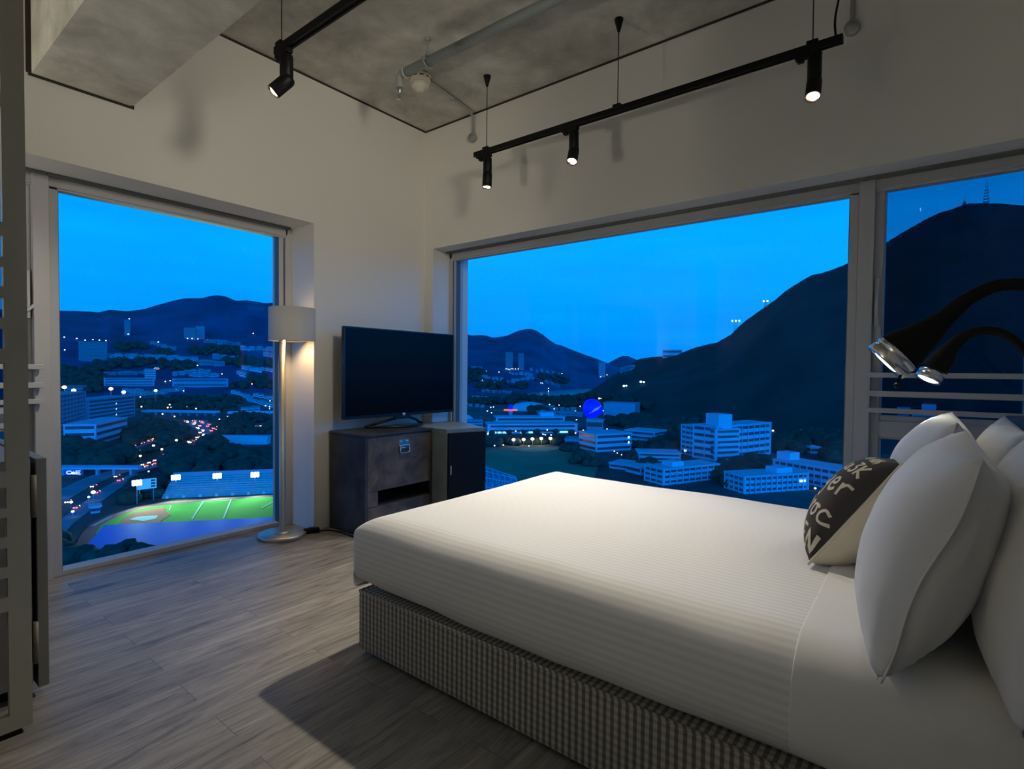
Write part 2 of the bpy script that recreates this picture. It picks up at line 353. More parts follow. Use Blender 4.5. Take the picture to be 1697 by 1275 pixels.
# ============================================================ WINDOWS
# local frame: s along the wall, d outwards
def left_map(s, d, z): return Vector((-d, -s, z))
def right_map(s, d, z): return Vector((s, d, z))
class WB(MB):
    def __init__(s, f): super().__init__(); s.f = f
    def b(s, s0, s1, d0, d1, z0, z1):
        a = s.f(s0, d0, z0); b = s.f(s1, d1, z1)
        return s.box(min(a.x, b.x), max(a.x, b.x), min(a.y, b.y), max(a.y, b.y), min(a.z, b.z), max(a.z, b.z))
def make_window(name, f, j0, g0, g1, m1, c1, end, dg, df, side):
    """j0 wall jamb, g0..g1 fixed pane, g1..m1 mullion, m1..c1 casement stile, c1..end casement, dg glass depth, df frame face depth"""
    root = empty(name, f(j0, df, 0), kind='structure')
    ft = 2.235
    # outer frame of the fixed light
    fr = WB(f); fr.b(j0, j0+(g0-j0)*.55, df, dg+.06, 0, HO); fr.b(j0+(g0-j0)*.62, g0, df+.02, dg+.06, 0, HO)
    fr.b(g0, g1, df+.02, dg+.06, 0, .026); fr.b(g0, g1, dg-.02, dg+.06, ft, HO)
    fr.build('frame', M_alu, root, bevel=.002)
    gk = WB(f); gk.b(j0+(g0-j0)*.54, j0+(g0-j0)*.63, df+.015, dg+.05, 0, HO); gk.b(g0-.004, g0+.004, dg-.03, dg+.02, .026, ft); gk.b(g1-.006, g1+.002, dg-.03, dg+.02, .026, ft)
    gk.build('gasket', M_aludark, root)
    p = WB(f); p.b(g0, g1, dg, dg+.01, .026, ft); p.build('pane', M_glass, root)
    mm = m1-g1
    mu = WB(f); mu.b(g1, g1+mm*.36, df+.01, dg+.06, 0, HO); mu.b(g1+mm*.38, m1, df-.015, dg+.06, 0, HO)
    mu.build('mullion', M_alu, root, bevel=.003)
    # opening casement
    zr0, zr1 = .862, .945
    cs = WB(f); cs.b(m1, c1, df+.03, dg+.05, 0.03, HO); cs.b(c1-.012, c1+.008, df+.05, dg+.05, .03, HO)
    cs.b(end-.05, end, df+.03, dg+.05, .03, HO); cs.b(c1, end-.05, df+.03, dg+.05, zr0, zr1); cs.b(c1, end-.05, df+.04, dg+.05, zr1, zr1+.03)
    cs.b(m1, end, df+.03, dg+.05, 0, .06); cs.b(c1, end-.05, df+.04, dg+.05, zr0-.015, zr0); cs.b(c1, end-.05, dg-.01, dg+.05, ft, HO)
    sash = cs.build('casement', M_alu, root, bevel=.002)
    q = WB(f); q.b(c1, end-.05, dg, dg+.01, zr1, ft); q.build('pane', M_glass2, sash)
    q = WB(f); q.b(c1, end-.05, dg, dg+.01, .06, zr0); q.build('pane', M_glass, sash)
    h = WB(f); h.b(m1+.012, m1+.026, df-.004, df+.03, 1.50, 1.66); h.b(m1+.008, m1+.03, df+.01, df+.03, 1.46, 1.72)
    h.build('handle', M_alu, sash, bevel=.002)
    for z0, z1 in ((1.181, 1.208), (1.080, 1.110), (.993, 1.019)):
        r = WB(f); r.b(m1-.012 if side == 'R' else m1-.03, end, df-.055, df-.035, z0, z1); r.b(end-.03, end-.01, df-.04, df+.03, z0+.005, z1-.005); r.b(m1+.01, m1+.03, df-.04, df+.03, z0+.005, z1-.005)
        r.build('safety_rail', M_alu, root, bevel=.002)
    # blind cassette above, with the dark slot of the rolled blind
    for a, b in ((g0-.055, m1-.06), (m1-.055, end+.05)):
        k = WB(f); k.b(a, b, df, df+.07, 2.202, 2.254); k.b(a, b, df-.004, df+.06, 2.196, 2.206); k.b(a, b, df+.01, df+.065, 2.185, 2.2)
        cas = k.build('blind_cassette', M_alu, root, bevel=.002)
        s_ = WB(f); s_.b(a, b, df-.05, df, 2.246, 2.259); s_.build('blind_slot', M_slot, cas)
    return root
make_window('window_1', left_map, 1.09, 1.18, 2.485, 2.60, 2.635, 3.30, .36, .30, 'L')
r2 = empty('window_3', left_map(3.3, .3, 0), kind='structure')
k = WB(left_map); k.b(3.30, 3.42, .285, .42, 0, HO); k.b(4.5, 4.6, .30, .42, 0, HO); k.b(3.42, 4.5, .32, .42, 0, .026); k.b(3.42, 4.5, .32, .42, 2.235, HO); k.build('frame', M_alu, r2)
k = WB(left_map); k.b(3.42, 4.5, .36, .37, .026, 2.235); k.build('pane', M_glass, r2)
make_window('window_2', right_map, .106, .165, 3.198, 3.315, 3.355, 3.98, .26, .20, 'R')
# casement stay of the left window
a = left_map(2.60, .295, 1.53); b = left_map(2.72, .27, 1.40)
w1 = [o for o in bpy.data.objects if o.name == 'window_1'][0]
MB().tube([a, a+Vector((.03, 0, 0)), b], .008, 8).build('stay_arm', M_alu, w1)

# ============================================================ TRACK LIGHTING
def rail(name, y, x0, x1, label, caps, cable=None):
    z = 2.765
    root = empty(name, ((x0+x1)/2, y, z), label, 'track rail')
    k = MB(); k.box(x0, x1, y-.018, y+.018, z-.012, z+.016); k.box(x0, x1, y-.018, y-.008, z-.020, z-.012); k.box(x0, x1, y+.008, y+.018, z-.020, z-.012)
    k.build('rail', M_black, root, bevel=.0015)
    for cx in caps:
        MB().box(cx-.025, cx+.025, y-.022, y+.022, z+.004, z+.030).build('hanger_clip', M_black, root, bevel=.003)
        MB().tube([(cx, y, z+.02), (cx, y, H-.05)], .0028, 6).build('suspension_wire', M_black, root)
        MB().lathe([(0, -.075), (.008, -.075), (.012, -.06), (.026, -.008), (.026, 0), (0, 0)], c=(cx, y, H), seg=16).build('ceiling_cup', M_black, root)
    if cable:
        MB().tube(crom([(x1-.03, y, z+.01), (x1-.035, y+.01, z+.12), (x1-.005, y+.02, z+.32), (x1+.0, y+.01, H)]), .0055, 6).build('power_cable', M_black, root)
    return root
rail('track_rail', -0.361, .914, 3.216, 'long black suspended track rail in front of the wide window', (1.025, 2.058, 3.09), True)
rail('track_rail', -1.905, .985, 3.9, 'black suspended track rail nearer the concrete beam, running out of the picture top', (1.03, 2.05, 3.07))

def spotlight(x, y, dirv, label, energy, adapt=1, blend=.6, size=1.15, col=SPOT_COL, soft=.03, head_len=.085, driver=.11):
    """adapter on the rail, upright cylinder, tilted head with three leds"""
    z = 2.745; root = empty('track_spotlight', (x, y, z), label, 'spotlight', 'track spotlights')
    k = MB(); k.box(x-.085*adapt, x+.03, y-.017, y+.017, z-.022, z+.004); k.box(x-.075*adapt, x-.045*adapt, y-.014, y+.014, z-.036, z-.02); k.build('adapter', M_black, root, bevel=.004)
    k = MB(); zt = z-.028
    k.lathe([(0, zt), (.029, zt), (.031, zt-.004), (.031, zt-driver), (.028, zt-driver-.004), (0, zt-driver-.004)], c=(x, y, 0))
    k.box(x-.012, x+.012, y-.012, y+.012, zt-.005, z-.01)
    k.build('driver_cylinder', M_black, root)
    d = Vector(dirv).normalized(); q = d.to_track_quat('Z', 'Y').to_matrix().to_4x4()
    piv = Vector((x, y, zt-driver-.012)); T = Matrix.Translation(piv) @ q
    hd = MB(); hd.lathe([(0, -.028), (.024, -.028), (.032, -.018), (.034, 0), (.034, head_len), (.031, head_len+.002), (.030, head_len-.008), (0, head_len-.010)], M=T, seg=28)
    head = hd.build('lamp_head', M_black, root)
    MB().lathe([(.0335, head_len-.002), (.0335, head_len+.004), (.0295, head_len+.003), (.028, head_len-.006), (0, head_len-.008)], M=T, seg=28).build('reflector', M_bezel, head)
    for a in range(3):
        aa = a*2*math.pi/3+.5; c = Vector((.0145*math.cos(aa), .0145*math.sin(aa), head_len-.001))
        MB().lathe([(0, .003), (.009, .002), (.0125, -.002), (.0125, -.005)], M=T, c=c, seg=14).build('led', M_lens, head)
    lp = T @ Vector((0, 0, head_len+.02))
    light('spot_beam', 'SPOT', lp, energy, col, root, target=lp+d, spot_size=size, spot_blend=blend, shadow_soft_size=soft)
    return root
spotlight(1.035, -.361, (.0, -.05, -1), 'black track spotlight at the window-wall end of the long rail, pointing straight down', 55, size=1.5, blend=1)
spotlight(1.755, -.361, (.10, -.42, -1), 'black track spotlight between the two hanging wires, above the middle of the bed', 225, size=1.55, blend=1)
spotlight(3.10, -.361, (.02, -.42, -1), 'black track spotlight by the power cable at the right end of the long rail', 14, size=1.0)
spotlight(1.075, -1.905, (-.55, -.75, -.95), 'black track spotlight under the upper left rail, head tilted to the left', 75, size=1.3, blend=1)
spotlight(3.55, -1.905, (-1, .22, -.04), 'added black spotlight on the upper rail, unseen, brightening the left wall', 95, size=1.2, blend=1, soft=.18)  # added wall washer out of view, lifts the left wall
# added uplight out of view, brightens the walls and ceiling
tx_, ty_ = .35, -4.95
root = empty('added_uplight', (tx_, ty_, 0), 'added fill uplight on a brushed metal stand, unseen behind the lattice screen', 'floor lamp')
MB().lathe([(0, 0), (.14, 0), (.14, .02), (0, .025)], c=(tx_, ty_, 0)).build('base', M_brush, root)
MB().lathe([(.012, .02), (.012, .98), (0, .98)], c=(tx_, ty_, 0), seg=12).build('pole', M_brush, root)
MB().lathe([(0, .97), (.09, .98), (.19, 1.03), (.23, 1.135), (.226, 1.135), (.185, 1.035), (.09, .985), (0, .98)], c=(tx_, ty_, 0)).build('bowl', M_brush, root)
light('added_uplight_beam', 'SPOT', (tx_, ty_, 1.11), UP_FILL, (1, .93, .80), root, target=(tx_+.35, ty_+.55, 2.1), spot_size=2.7, spot_blend=1, shadow_soft_size=.14)

# ============================================================ PIPES ON THE CEILING
py, pz = -.92, 3.155
root = empty('ceiling_pipe', (.76, py, pz), 'thick grey sprinkler pipe hung under the concrete ceiling', 'pipe')
MB().tube([(.785, py, pz), (XR, py+.03, pz)], .030, 18).build('pipe', M_galv, root)
MB().tube(crom([(.80, py, pz), (.755, py, pz), (.74, py, pz-.03), (.74, py, pz-.085)]), .026, 14).build('elbow', M_conduit, root)
MB().lathe([(.031, -.006), (.034, -.006), (.034, .006), (.031, .006)], M=Matrix.Translation((.80, py, pz)) @ Matrix.Rotation(math.pi/2, 4, 'Y')).build('joint_ring', M_cream, root)
MB().lathe([(.0, -.075), (.018, -.075), (.018, -.07), (.006, -.066), (.008, -.03), (.014, -.02), (.014, 0)], c=(.74, py, pz-.085), seg=14).box(.729, .733, py-.004, py+.004, pz-.155, pz-.105).box(.747, .751, py-.004, py+.004, pz-.155, pz-.105).build('sprinkler_head', M_chrome, root)
MB().tube([(1.01, py, pz+.03), (1.01, py, H)], .006, 8).lathe([(0, 0), (.017, 0), (.017, -.012), (0, -.012)], c=(1.01, py, H), seg=12).build('hanger_rod', M_conduit, root)
MB().tube([Vector((1.01+.0, py+.038*math.cos(a), pz+.038*math.sin(a))) for a in [i*2*math.pi/16 for i in range(17)]], .006, 6).box(1.0, 1.02, py-.012, py+.012, pz+.03, pz+.06).box(.995, 1.025, py-.05, py-.03, pz-.008, pz+.008).build('pipe_clamp', M_galv, root)
# smoke detector
root = empty('smoke_detector', (.66, -.665, H), 'round cream smoke detector on the concrete ceiling', 'smoke detector')
k = MB(); k.lathe([(0, 0), (.062, 0), (.064, -.012), (0, -.012)], c=(.66, -.665, H)); k.build('base_plate', M_conduit, root)
k = MB(); k.lathe([(0, -.012), (.076, -.012), (.078, -.022), (.074, -.052), (.066, -.064), (.060, -.066)], c=(.66, -.665, H)); k.build('collar', M_cream, root)
k = MB()
for i in range(10):
    a = i*math.pi/5; c = Vector((.66+.0745*math.cos(a), -.665+.0745*math.sin(a), H-.038)); k.box(-.014, .014, -.003, .003, -.004, .004, M=Matrix.Translation(c) @ Matrix.Rotation(a+math.pi/2, 4, 'Z'))
k.build('vent_slots', M_gap, root)
k = MB(); k.lathe([(.060, -.066), (.064, -.072), (.063, -.092), (.052, -.108), (.030, -.116), (.026, -.126), (.016, -.131), (0, -.132)], c=(.66, -.665, H)); k.build('dome', M_cream, root)
# conduits with round boxes
def conduit(xs, zb, label, pts, r=.011):
    root = empty('conduit', (xs, 0, zb), label, 'conduit')
    MB().tube(crom(pts, 8), r, 10).build('pipe', M_conduit, root)
    T = Matrix.Translation((xs, -.002, zb)) @ Matrix.Rotation(math.pi/2, 4, 'X')
    MB().lathe([(0, .034), (.030, .034), (.036, .028), (.036, 0), (0, 0)], M=T).build('junction_box', M_conduit, root)
    MB().lathe([(0, .037), (.024, .037), (.024, .033)], M=T).build('box_lid', M_conduit, root)
    return root
conduit(.572, 3.095, 'grey conduit from the smoke detector bending down the wall to a round box', [(.66, -.62, 3.286), (.640, -.40, 3.286), (.600, -.12, 3.286), (.588, -.04, 3.265), (.578, -.016, 3.21), (.574, -.014, 3.12)])
k = MB().box(.622-.018, .622+.018, -.31, -.295, 3.27, H); k.build('pipe_clip', M_conduit, [o for o in bpy.data.objects if o.name == 'conduit'][0])
conduit(3.212, 2.985, 'grey conduit with a round box on the wall right of the power cable', [(3.212, -.05, 3.286), (3.212, -.02, 3.26), (3.212, -.014, 3.18), (3.212, -.014, 3.0)])

# ============================================================ FLOOR LAMP
lx, ly = -.055, -1.305
root = empty('floor_lamp', (lx, ly, 0), 'brushed metal floor lamp with a pale drum shade beside the left window', 'floor lamp')
MB().lathe([(0, 0), (.158, 0), (.162, .004), (.162, .022), (.158, .027), (.04, .027), (0, .027)], c=(lx, ly, 0), seg=48).build('base', M_brush, root)
MB().lathe([(0, .027), (.05, .027), (.05, .033), (.03, .037), (0, .037)], c=(lx, ly, 0)).build('collar', M_brush, root)
MB().lathe([(.022, .03), (.022, 1.44), (0, 1.44)], c=(lx, ly, 0), seg=20).build('pole', M_brush, root)
sx, sy = lx+.012, ly+.07
MB().tube([(lx, ly, 1.43), (lx, ly, 1.47), (sx, sy, 1.49), (sx, sy, 1.53)], .008, 8).build('shade_holder', M_brush, root)
k = MB(); k.lathe([(.157, 1.395), (.157, 1.63), (.154, 1.63), (.154, 1.395), (.157, 1.395)], c=(sx, sy, 0), seg=48)
sh = k.build('lamp_shade', M_shade, root)
MB().lathe([(.1585, 1.393), (.1585, 1.401), (.153, 1.401), (.153, 1.393), (.1585, 1.393)], c=(sx, sy, 0), seg=48).build('shade_trim', M_cream, sh)
MB().lathe([(0, .045), (.02, .035), (.03, .01), (.028, -.01), (.014, -.035), (.012, -.055), (0, -.055)], c=(sx, sy, 1.565), seg=16).build('bulb', mat('warm_bulb', (1, 1, 1), .5, emit=(1, .72, .38), estr=10, light=False), root)
light('bulb_light', 'SPOT', (sx, sy, 1.47), 9, (1.0, .66, .32), root, target=(sx, sy, 0), spot_size=2.1, spot_blend=.5, shadow_soft_size=.04)
# foot switch and its cable
root = empty('foot_switch', (.03, -1.15, 0), 'small black foot switch on the floor between lamp and cabinet', 'foot switch')
k = MB(); T = Matrix.Translation((.035, -1.13, 0)) @ Matrix.Rotation(1.15, 4, 'Z'); k.box(-.055, .055, -.026, .026, 0, .034, M=T); k.build('housing', M_blacksoft, root, bevel=.008)
k = MB(); k.box(-.025, .025, -.016, .016, .034, .040, M=T); k.build('button', M_black, root, bevel=.003)
MB().tube(crom([(.06, -1.08, .008), (.09, -1.03, .008), (.2, -1.0, .008), (.35, -1.005, .008), (.50, -1.0, .008)]), .005, 6).build('power_cable', M_blacksoft, root)
MB().tube(crom([(.02, -1.17, .008), (.0, -1.21, .008), (-.02, -1.25, .01)]), .004, 6).build('lamp_cable', M_blacksoft, root)

# ============================================================ TV CABINET
x1, y0, y1, zt = .448, -.972, -.325, .735
root = empty('tv_cabinet', (.22, -.65, 0), 'dark slate-look cabinet under the television', 'cabinet')
k = MB(); k.box(.02, x1, y0, y0+.025, .012, zt-.02); k.build('side_panel', M_slateD, root, bevel=.002)
k = MB(); k.box(.02, x1, y1-.025, y1, .012, zt-.02); k.build('side_panel', M_slateD, root, bevel=.002)
k = MB(); k.box(.02, x1+.004, y0-.004, y1, zt-.02, zt); k.build('top_panel', M_slateD, root, bevel=.003)
k = MB(); k.box(.02, x1-.05, y0+.025, y1-.025, .012, .03); k.box(.02, .035, y0+.025, y1-.025, .03, zt-.02); k.box(.035, x1-.02, y0+.025, y1-.025, .19, .212); k.build('carcass', M_cavity, root)
k = MB(); k.box(x1-.02, x1-.002, y0+.026, y1-.003, .320, zt-.024); fl = k.build('flap_door', M_slateL, root, bevel=.0015)
k = MB(); k.box(x1-.02, x1-.002, y0+.026, y0+.115, .212, .3185); k.build('front_stile', M_slateL, root)
k = MB(); k.box(x1-.02, x1-.002, y0+.026, y1-.003, .03, .206); k.build('lower_drawer', M_slateL, root, bevel=.0015)
# chest latch handle: folded plate, rivets and a wire bail
ly0 = -.615; xl = x1-.002
lat = MB(); lat.box(xl, xl+.004, ly0-.050, ly0+.050, .626, .672); lat.box(xl, xl+.012, ly0-.050, ly0+.050, .621, .630); lh = lat.build('latch_handle', M_chrome, fl, bevel=.002)
k = MB()
pts = [(xl+.010, ly0-.043, .628), (xl+.012, ly0-.045, .585), (xl+.012, ly0-.038, .573), (xl+.012, ly0, .571), (xl+.012, ly0+.038, .573), (xl+.012, ly0+.045, .585), (xl+.010, ly0+.043, .628)]
k.tube(pts, .0055, 8); k.tube([(xl+.012, ly0-.04, .612), (xl+.012, ly0+.04, .612)], .004, 8); k.build('bail', M_chrome, fl)
for dy in (-.03, .03): MB().lathe([(0, .010), (.006, .008), (.008, .003), (.008, 0)], M=Matrix.Translation((xl+.004, ly0+dy, .660)) @ Matrix.Rotation(math.pi/2, 4, 'Y'), seg=12).build('rivet', M_chrome, fl)

# minibar cabinet beside it, standing askew and a little proud
root = empty('minibar_cabinet', (.35, -.15, 0), 'sky-tinted slate cabinet with black fridge front beside the TV cabinet', 'cabinet')
A = Vector((.605, -.322)); B = Vector((.715, .006)); dirv = (B-A).normalized(); nrm = Vector((dirv.y, -dirv.x))
poly = [(.02, -.322), A, B, (.30, .19), (.13, .19), (.107, -.006), (.02, -.006)]
k = MB(); k.prism([tuple(p) for p in poly], .0, .715); k.build('carcass', M_slateSky, root, bevel=.002)
k = MB(); k.prism([tuple(p) for p in poly], .7155, .735); k.build('top_panel', M_slateSky, root, bevel=.002)
M4 = Matrix.Translation((A.x, A.y, 0)) @ Matrix(((nrm.x, dirv.x, 0, 0), (nrm.y, dirv.y, 0, 0), (0, 0, 1, 0), (0, 0, 0, 1)))
k = MB(); k.box(.0, .022, .006, (B-A).length-.004, .05, .705, M=M4); dr = k.build('fridge_door', M_black, root, bevel=.003)
k = MB(); k.box(.022, .026, .022, .032, .38, .45, M=M4); k.build('door_pull', M_brush, dr)

# ============================================================ TELEVISION
tx, ty0, ty1 = .215, -.985, .150
root = empty('television', (tx-.05, -.42, .735), 'large black flat-screen television standing on the cabinet, switched off', 'television')
k = MB(); k.box(tx-.032, tx-.004, ty0, ty1, .828, 1.512); k.build('back_shell', M_tvb, root, bevel=.006)
k = MB()
k.box(tx-.004, tx+.004, ty0, ty1, .828, .850); k.box(tx-.004, tx+.004, ty0, ty1, 1.500, 1.512); k.box(tx-.004, tx+.004, ty0, ty0+.012, .85, 1.5); k.box(tx-.004, tx+.004, ty1-.012, ty1, .85, 1.5)
k.build('bezel', M_tvb, root, bevel=.002)
k = MB(); k.box(tx-.004, tx+.0005, ty0+.012, ty1-.012, .85, 1.5); k.build('screen', M_tv, root)
k = MB(); k.lathe([(0, .004), (.014, .003), (.016, 0)], M=Matrix.Translation((tx+.004, -.42, .838)) @ Matrix.Rotation(math.pi/2, 4, 'Y'), seg=16); k.build('badge', M_chrome, root)
st = MB()
zb = .7475
st.tube(crom([(tx-.13, -.70, zb), (tx-.04, -.67, zb), (tx+.05, -.56, zb), (tx+.08, -.42, zb), (tx+.05, -.28, zb), (tx-.04, -.17, zb), (tx-.13, -.14, zb)], 8), .0095, 8)
st.tube(crom([(tx-.13, -.70, zb), (tx-.07, -.62, .775), (tx-.02, -.50, .805), (tx-.016, -.42, .815), (tx-.02, -.34, .805), (tx-.07, -.22, .775), (tx-.13, -.14, zb)], 8), .011, 8)
st.box(tx-.028, tx-.006, -.50, -.34, .80, .84)
st.build('stand', M_tvb, root)

# ============================================================ BED
bx0, bx1, by0, by1 = 1.70, 3.80, -1.94, -.44
bed = empty('bed', ((bx0+bx1)/2, (by0+by1)/2, 0), 'double bed with a grey and cream checked fabric base', 'bed')
def uv_box(o, f):
    me = o.data; uv = me.uv_layers.new(name='UVMap')
    for p in me.polygons:
        for li in p.loop_indices:
            co = me.vertices[me.loops[li].vertex_index].co; uv.data[li].uv = f(co, p.normal)
k = MB(); k.box(bx0, bx1, by0, by1, .022, .268)
base = k.build('bed_base', M_check, bed)
uv_box(base, lambda c, n: (c.x, c.y) if abs(n.z) > .7 else ((c.x, c.z) if abs(n.y) > .7 else (c.y, c.z)))
b_ = base.modifiers.new('bevel', 'BEVEL'); b_.width = .012; b_.segments = 3
pp = MB()
pp.tube([(bx0+.004, by0+.004, .268), (bx1, by0+.004, .268)], .005, 8); pp.tube([(bx0+.004, by0+.004, .268), (bx0+.004, by1, .268)], .005, 8)
pi = pp.build('piping', M_check, base); uv_box(pi, lambda c, n: (c.x+c.y, c.z))
for fx in (bx0+.08, (bx0+bx1)/2, bx1-.08):
    for fy in (by0+.08, by1-.08):
        MB().lathe([(0, 0), (.022, 0), (.026, .024), (0, .024)], c=(fx, fy, 0), seg=12).build('leg', M_black, bed)
k = MB(); k.box(bx0+.045, bx1-.04, by0+.045, by1-.045, .27, .53); k.build('mattress', M_sheet, bed, bevel=.03, seg=4)
hb = MB(); hb.box(3.84, 4.0, -2.35, -.05, .0, 1.02); hb.build('headboard', M_slateD, bed, bevel=.01)

# the bedding: one draped surface, profile swept around the mattress
YC = (by0+by1)/2; HW = (by1-by0)/2
def bedding(xa, xb, inflate, foot, name, m, parent=None, thick=.006):
    """surface over the mattress between xa and xb; foot=True closes round the foot end"""
    zb = .300; R = .135
    prof = []                       # half section: (distance out from the centre line, height)
    yo = HW+.018+inflate
    prof += [(yo-.075, zb+.004), (yo-.050, zb-.004), (yo-.022, zb+.012), (yo+.006, zb+.045), (yo+.014, zb+.095), (yo+.010, zb+.145)]
    for i in range(1, 9):
        a = i/8*math.pi/2; prof.append((yo+.008-.15*(1-math.cos(a)), zb+.160+inflate*.5+.118*math.sin(a)))
    prof += [(yo-.25, .578+inflate), (yo-.42, .588+inflate), (yo-.6, .594+inflate), (0, .597+inflate)]
    n = len(prof); sec = [(-d, z) for d, z in prof] + [(d, z) for d, z in prof[-2::-1]]
    acc = [0]
    for i in range(1, len(sec)): acc.append(acc[-1]+math.hypot(sec[i][0]-sec[i-1][0], sec[i][1]-sec[i-1][1]))
    nx = 70; bm = bmesh.new(); uvl = bm.loops.layers.uv.new('UVMap'); rows = []
    def foot_shape(t):              # t 0..1 from bottom edge of the foot face up onto the top
        return prof
    xs = []
    if foot:
        # foot: rings shrinking in x following the same profile, using a rounded-corner plan
        for i, (d, z) in enumerate(prof[:-4]): xs.append(('p', i))
        m_ = 60
    bmv = {}
    def plan(x, dmax, z):
        return None
    if not foot:
        for i in range(nx+1):
            x = xa+(xb-xa)*i/nx
            rows.append([(x, YC+d, z) for d, z in sec])
    else:
        # columns along x; near the foot the section sinks and narrows like a rounded end
        cols = []
        xo = xa                     # outermost x
        for d, z in prof[:-4]: cols.append((xo+(yo+.014)-d, z))
        last = cols[-1][0]
        for i in range(1, nx+1): cols.append((last+(xb-last)*i/nx, None))
        for cx, cz in cols:
            row = []
            for d, z in sec:
                if cz is None: row.append((cx, YC+d, z)); continue
                hgt = min(z, cz)
                ex = max(0., (cz-z)); 
                row.append((cx, YC+d, hgt))
            rows.append(row)
        # pull the corner in plan so it is round
        rc = .10
        for row in rows:
            for i, (x, y, z) in enumerate(row):
                dx = (xo+rc)-x; dy = abs(y-YC)-(yo+.014-rc)
                if dx > 0 and dy > 0:
                    L_ = math.hypot(dx, dy); 
                    if L_ > rc:
                        s_ = rc/L_; row[i] = (xo+rc-dx*s_, YC+math.copysign(yo+.014-rc+dy*s_, y-YC), z)
    V = []
    for r_ in rows:
        vr = []
        for (x, y, z) in r_:
            top = max(0., min(1., (z-.42)/.15)); p_ = Vector((x*1.6, y*2.2, z*2))
            w_ = noise.noise(p_)*.010 + noise.noise(p_*2.7+Vector((5, 1, 2)))*.0035
            side = 1-top; zz = z + w_*top
            yy = y + math.copysign(1, y-YC)*w_*side*.9
            if z < zb+.03: zz += noise.noise(Vector((x*3.2, 9, 1)))*.010 - .010*math.sin((x-1.7)*1.9)*(y < YC)
            vr.append(bm.verts.new((x, yy, zz)))
        V.append(vr)
    for i in range(len(V)-1):
        for j in range(len(sec)-1):
            f = bm.faces.new((V[i][j], V[i+1][j], V[i+1][j+1], V[i][j+1])); f.smooth = True
            for lp, (a, b) in zip(f.loops, ((i, j), (i+1, j), (i+1, j+1), (i, j+1))): lp[uvl].uv = (V[a][b].co.x, acc[b])
    bmesh.ops.recalc_face_normals(bm, faces=bm.faces)
    if parent is not None:
        for v in bm.verts: v.co -= parent.location
    me = bpy.data.meshes.new(name); bm.to_mesh(me); bm.free(); o = bpy.data.objects.new(name, me); COL.objects.link(o); me.materials.append(m)
    if parent is not None: o.parent = parent
    s = o.modifiers.new('thickness', 'SOLIDIFY'); s.thickness = thick; s.offset = -1
    ss = o.modifiers.new('smooth', 'SUBSURF'); ss.levels = 1; ss.render_levels = 1
    return o
cover = empty('duvet', (2.5, YC, .58), 'white satin-striped duvet tucked over the whole bed', 'duvet')
bedding(1.645, 3.42, 0, True, 'striped_cover', M_duvet, cover)
fold = tag(bedding(3.345, 3.80, .007, False, 'folded_sheet', M_sheet, None, .007), 'plain white sheet folded back over the duvet at the pillow end', 'sheet')

# ============================================================ PILLOWS
def pillow_fn(Wd, Ht, T, side, seed, wr=.006):
    def f(a, b):
        u, v = a*2-1, b*2-1
        u = math.copysign(abs(u)**.85, u); v = math.copysign(abs(v)**.85, v)
        th = T*.5*(max(0, (1-abs(u)**2.4))*max(0, (1-abs(v)**2.2)))**.48
        pu = 1-.085*(1-v*v)*(abs(u)**2); pv = 1-.10*(1-u*u)*(abs(v)**2)
        edge = max(0, 1-max(abs(u), abs(v)))
        x = u*Wd/2*(1-.06*(1-v*v)*abs(u)**3); z = v*Ht/2*(1-.10*(1-u*u)*abs(v)**3)
        p = Vector((x*4, z*4, seed*2.7+side))
        w = (noise.noise(p)*.6+noise.noise(p*2.4)*.4)*wr*2*min(1, edge*5)
        # creases running into the corners
        cd = math.hypot(1-abs(u), 1-abs(v)); w += .004*math.sin(22*math.atan2(1-abs(v), 1-abs(u)+1e-6))*math.exp(-(cd/.28)**2)*min(1, edge*12)
        return Vector((x, side*(th+w), z))
    return f
def frame_matrix(center, t, yaw=0, roll=0):
    """local x = along the bed width, y- = front (towards foot), z = up the pillow; t = lean back"""
    zc = Vector((math.sin(t), 0, math.cos(t))); xc = Vector((0, -1, 0)); yc = zc.cross(xc)   # yc points to the head end
    R_ = Matrix((xc, yc, zc)).transposed().to_4x4()
    return Matrix.Translation(center) @ Matrix.Rotation(yaw, 4, 'Z') @ R_ @ Matrix.Rotation(roll, 4, 'Y')
def pillow(center, t, yaw, roll, Wd, Ht, T, label, seed):
    root = empty('pillow', (0, 0, 0), label, 'pillow', 'white pillows against the headboard')
    k = MB(); k.grid(pillow_fn(Wd, Ht, T, 1, seed), 36, 28); k.grid(pillow_fn(Wd, Ht, T, -1, seed), 36, 28)
    bmesh.ops.remove_doubles(k.bm, verts=k.bm.verts, dist=.0004)
    k.build('case', M_pillow, root, smooth=True)
    # open hem end of the pillowcase, a short soft flange
    hem = MB()
    def hf(a, b):
        v = (b*2-1); x = Wd/2*(1-.06*(1-v*v)) - .006; z = v*Ht/2*.985
        return Vector((x+.012*a, (.004+.006*math.sin(b*9+seed))*(1), z+.004*math.sin(b*14)))
    hem.grid(hf, 3, 24); h = hem.build('hem', M_pillow, root, smooth=True)
    s = h.modifiers.new('thickness', 'SOLIDIFY'); s.thickness = .004
    root.matrix_world = frame_matrix(center, t, yaw, roll)
    return root
def mid(nb, nt, w=.70): # centre from near-bottom / near-top edge points
    return None
PT = math.radians(16)
pillow(Vector((3.585, -1.640, .805)), math.radians(18), 0, 0, .70, .50, .25, 'large white pillow at the front of the near side of the bed', 1)
pillow(Vector((3.575, -.86, .815)), math.radians(17), 0, 0, .70, .50, .25, 'white pillow at the front of the far side, behind the scripted cushion', 2)
pillow(Vector((3.765, -1.66, .80)), math.radians(9), 0, 0, .70, .50, .20, 'white pillow in shadow against the headboard, nearest the camera', 3)
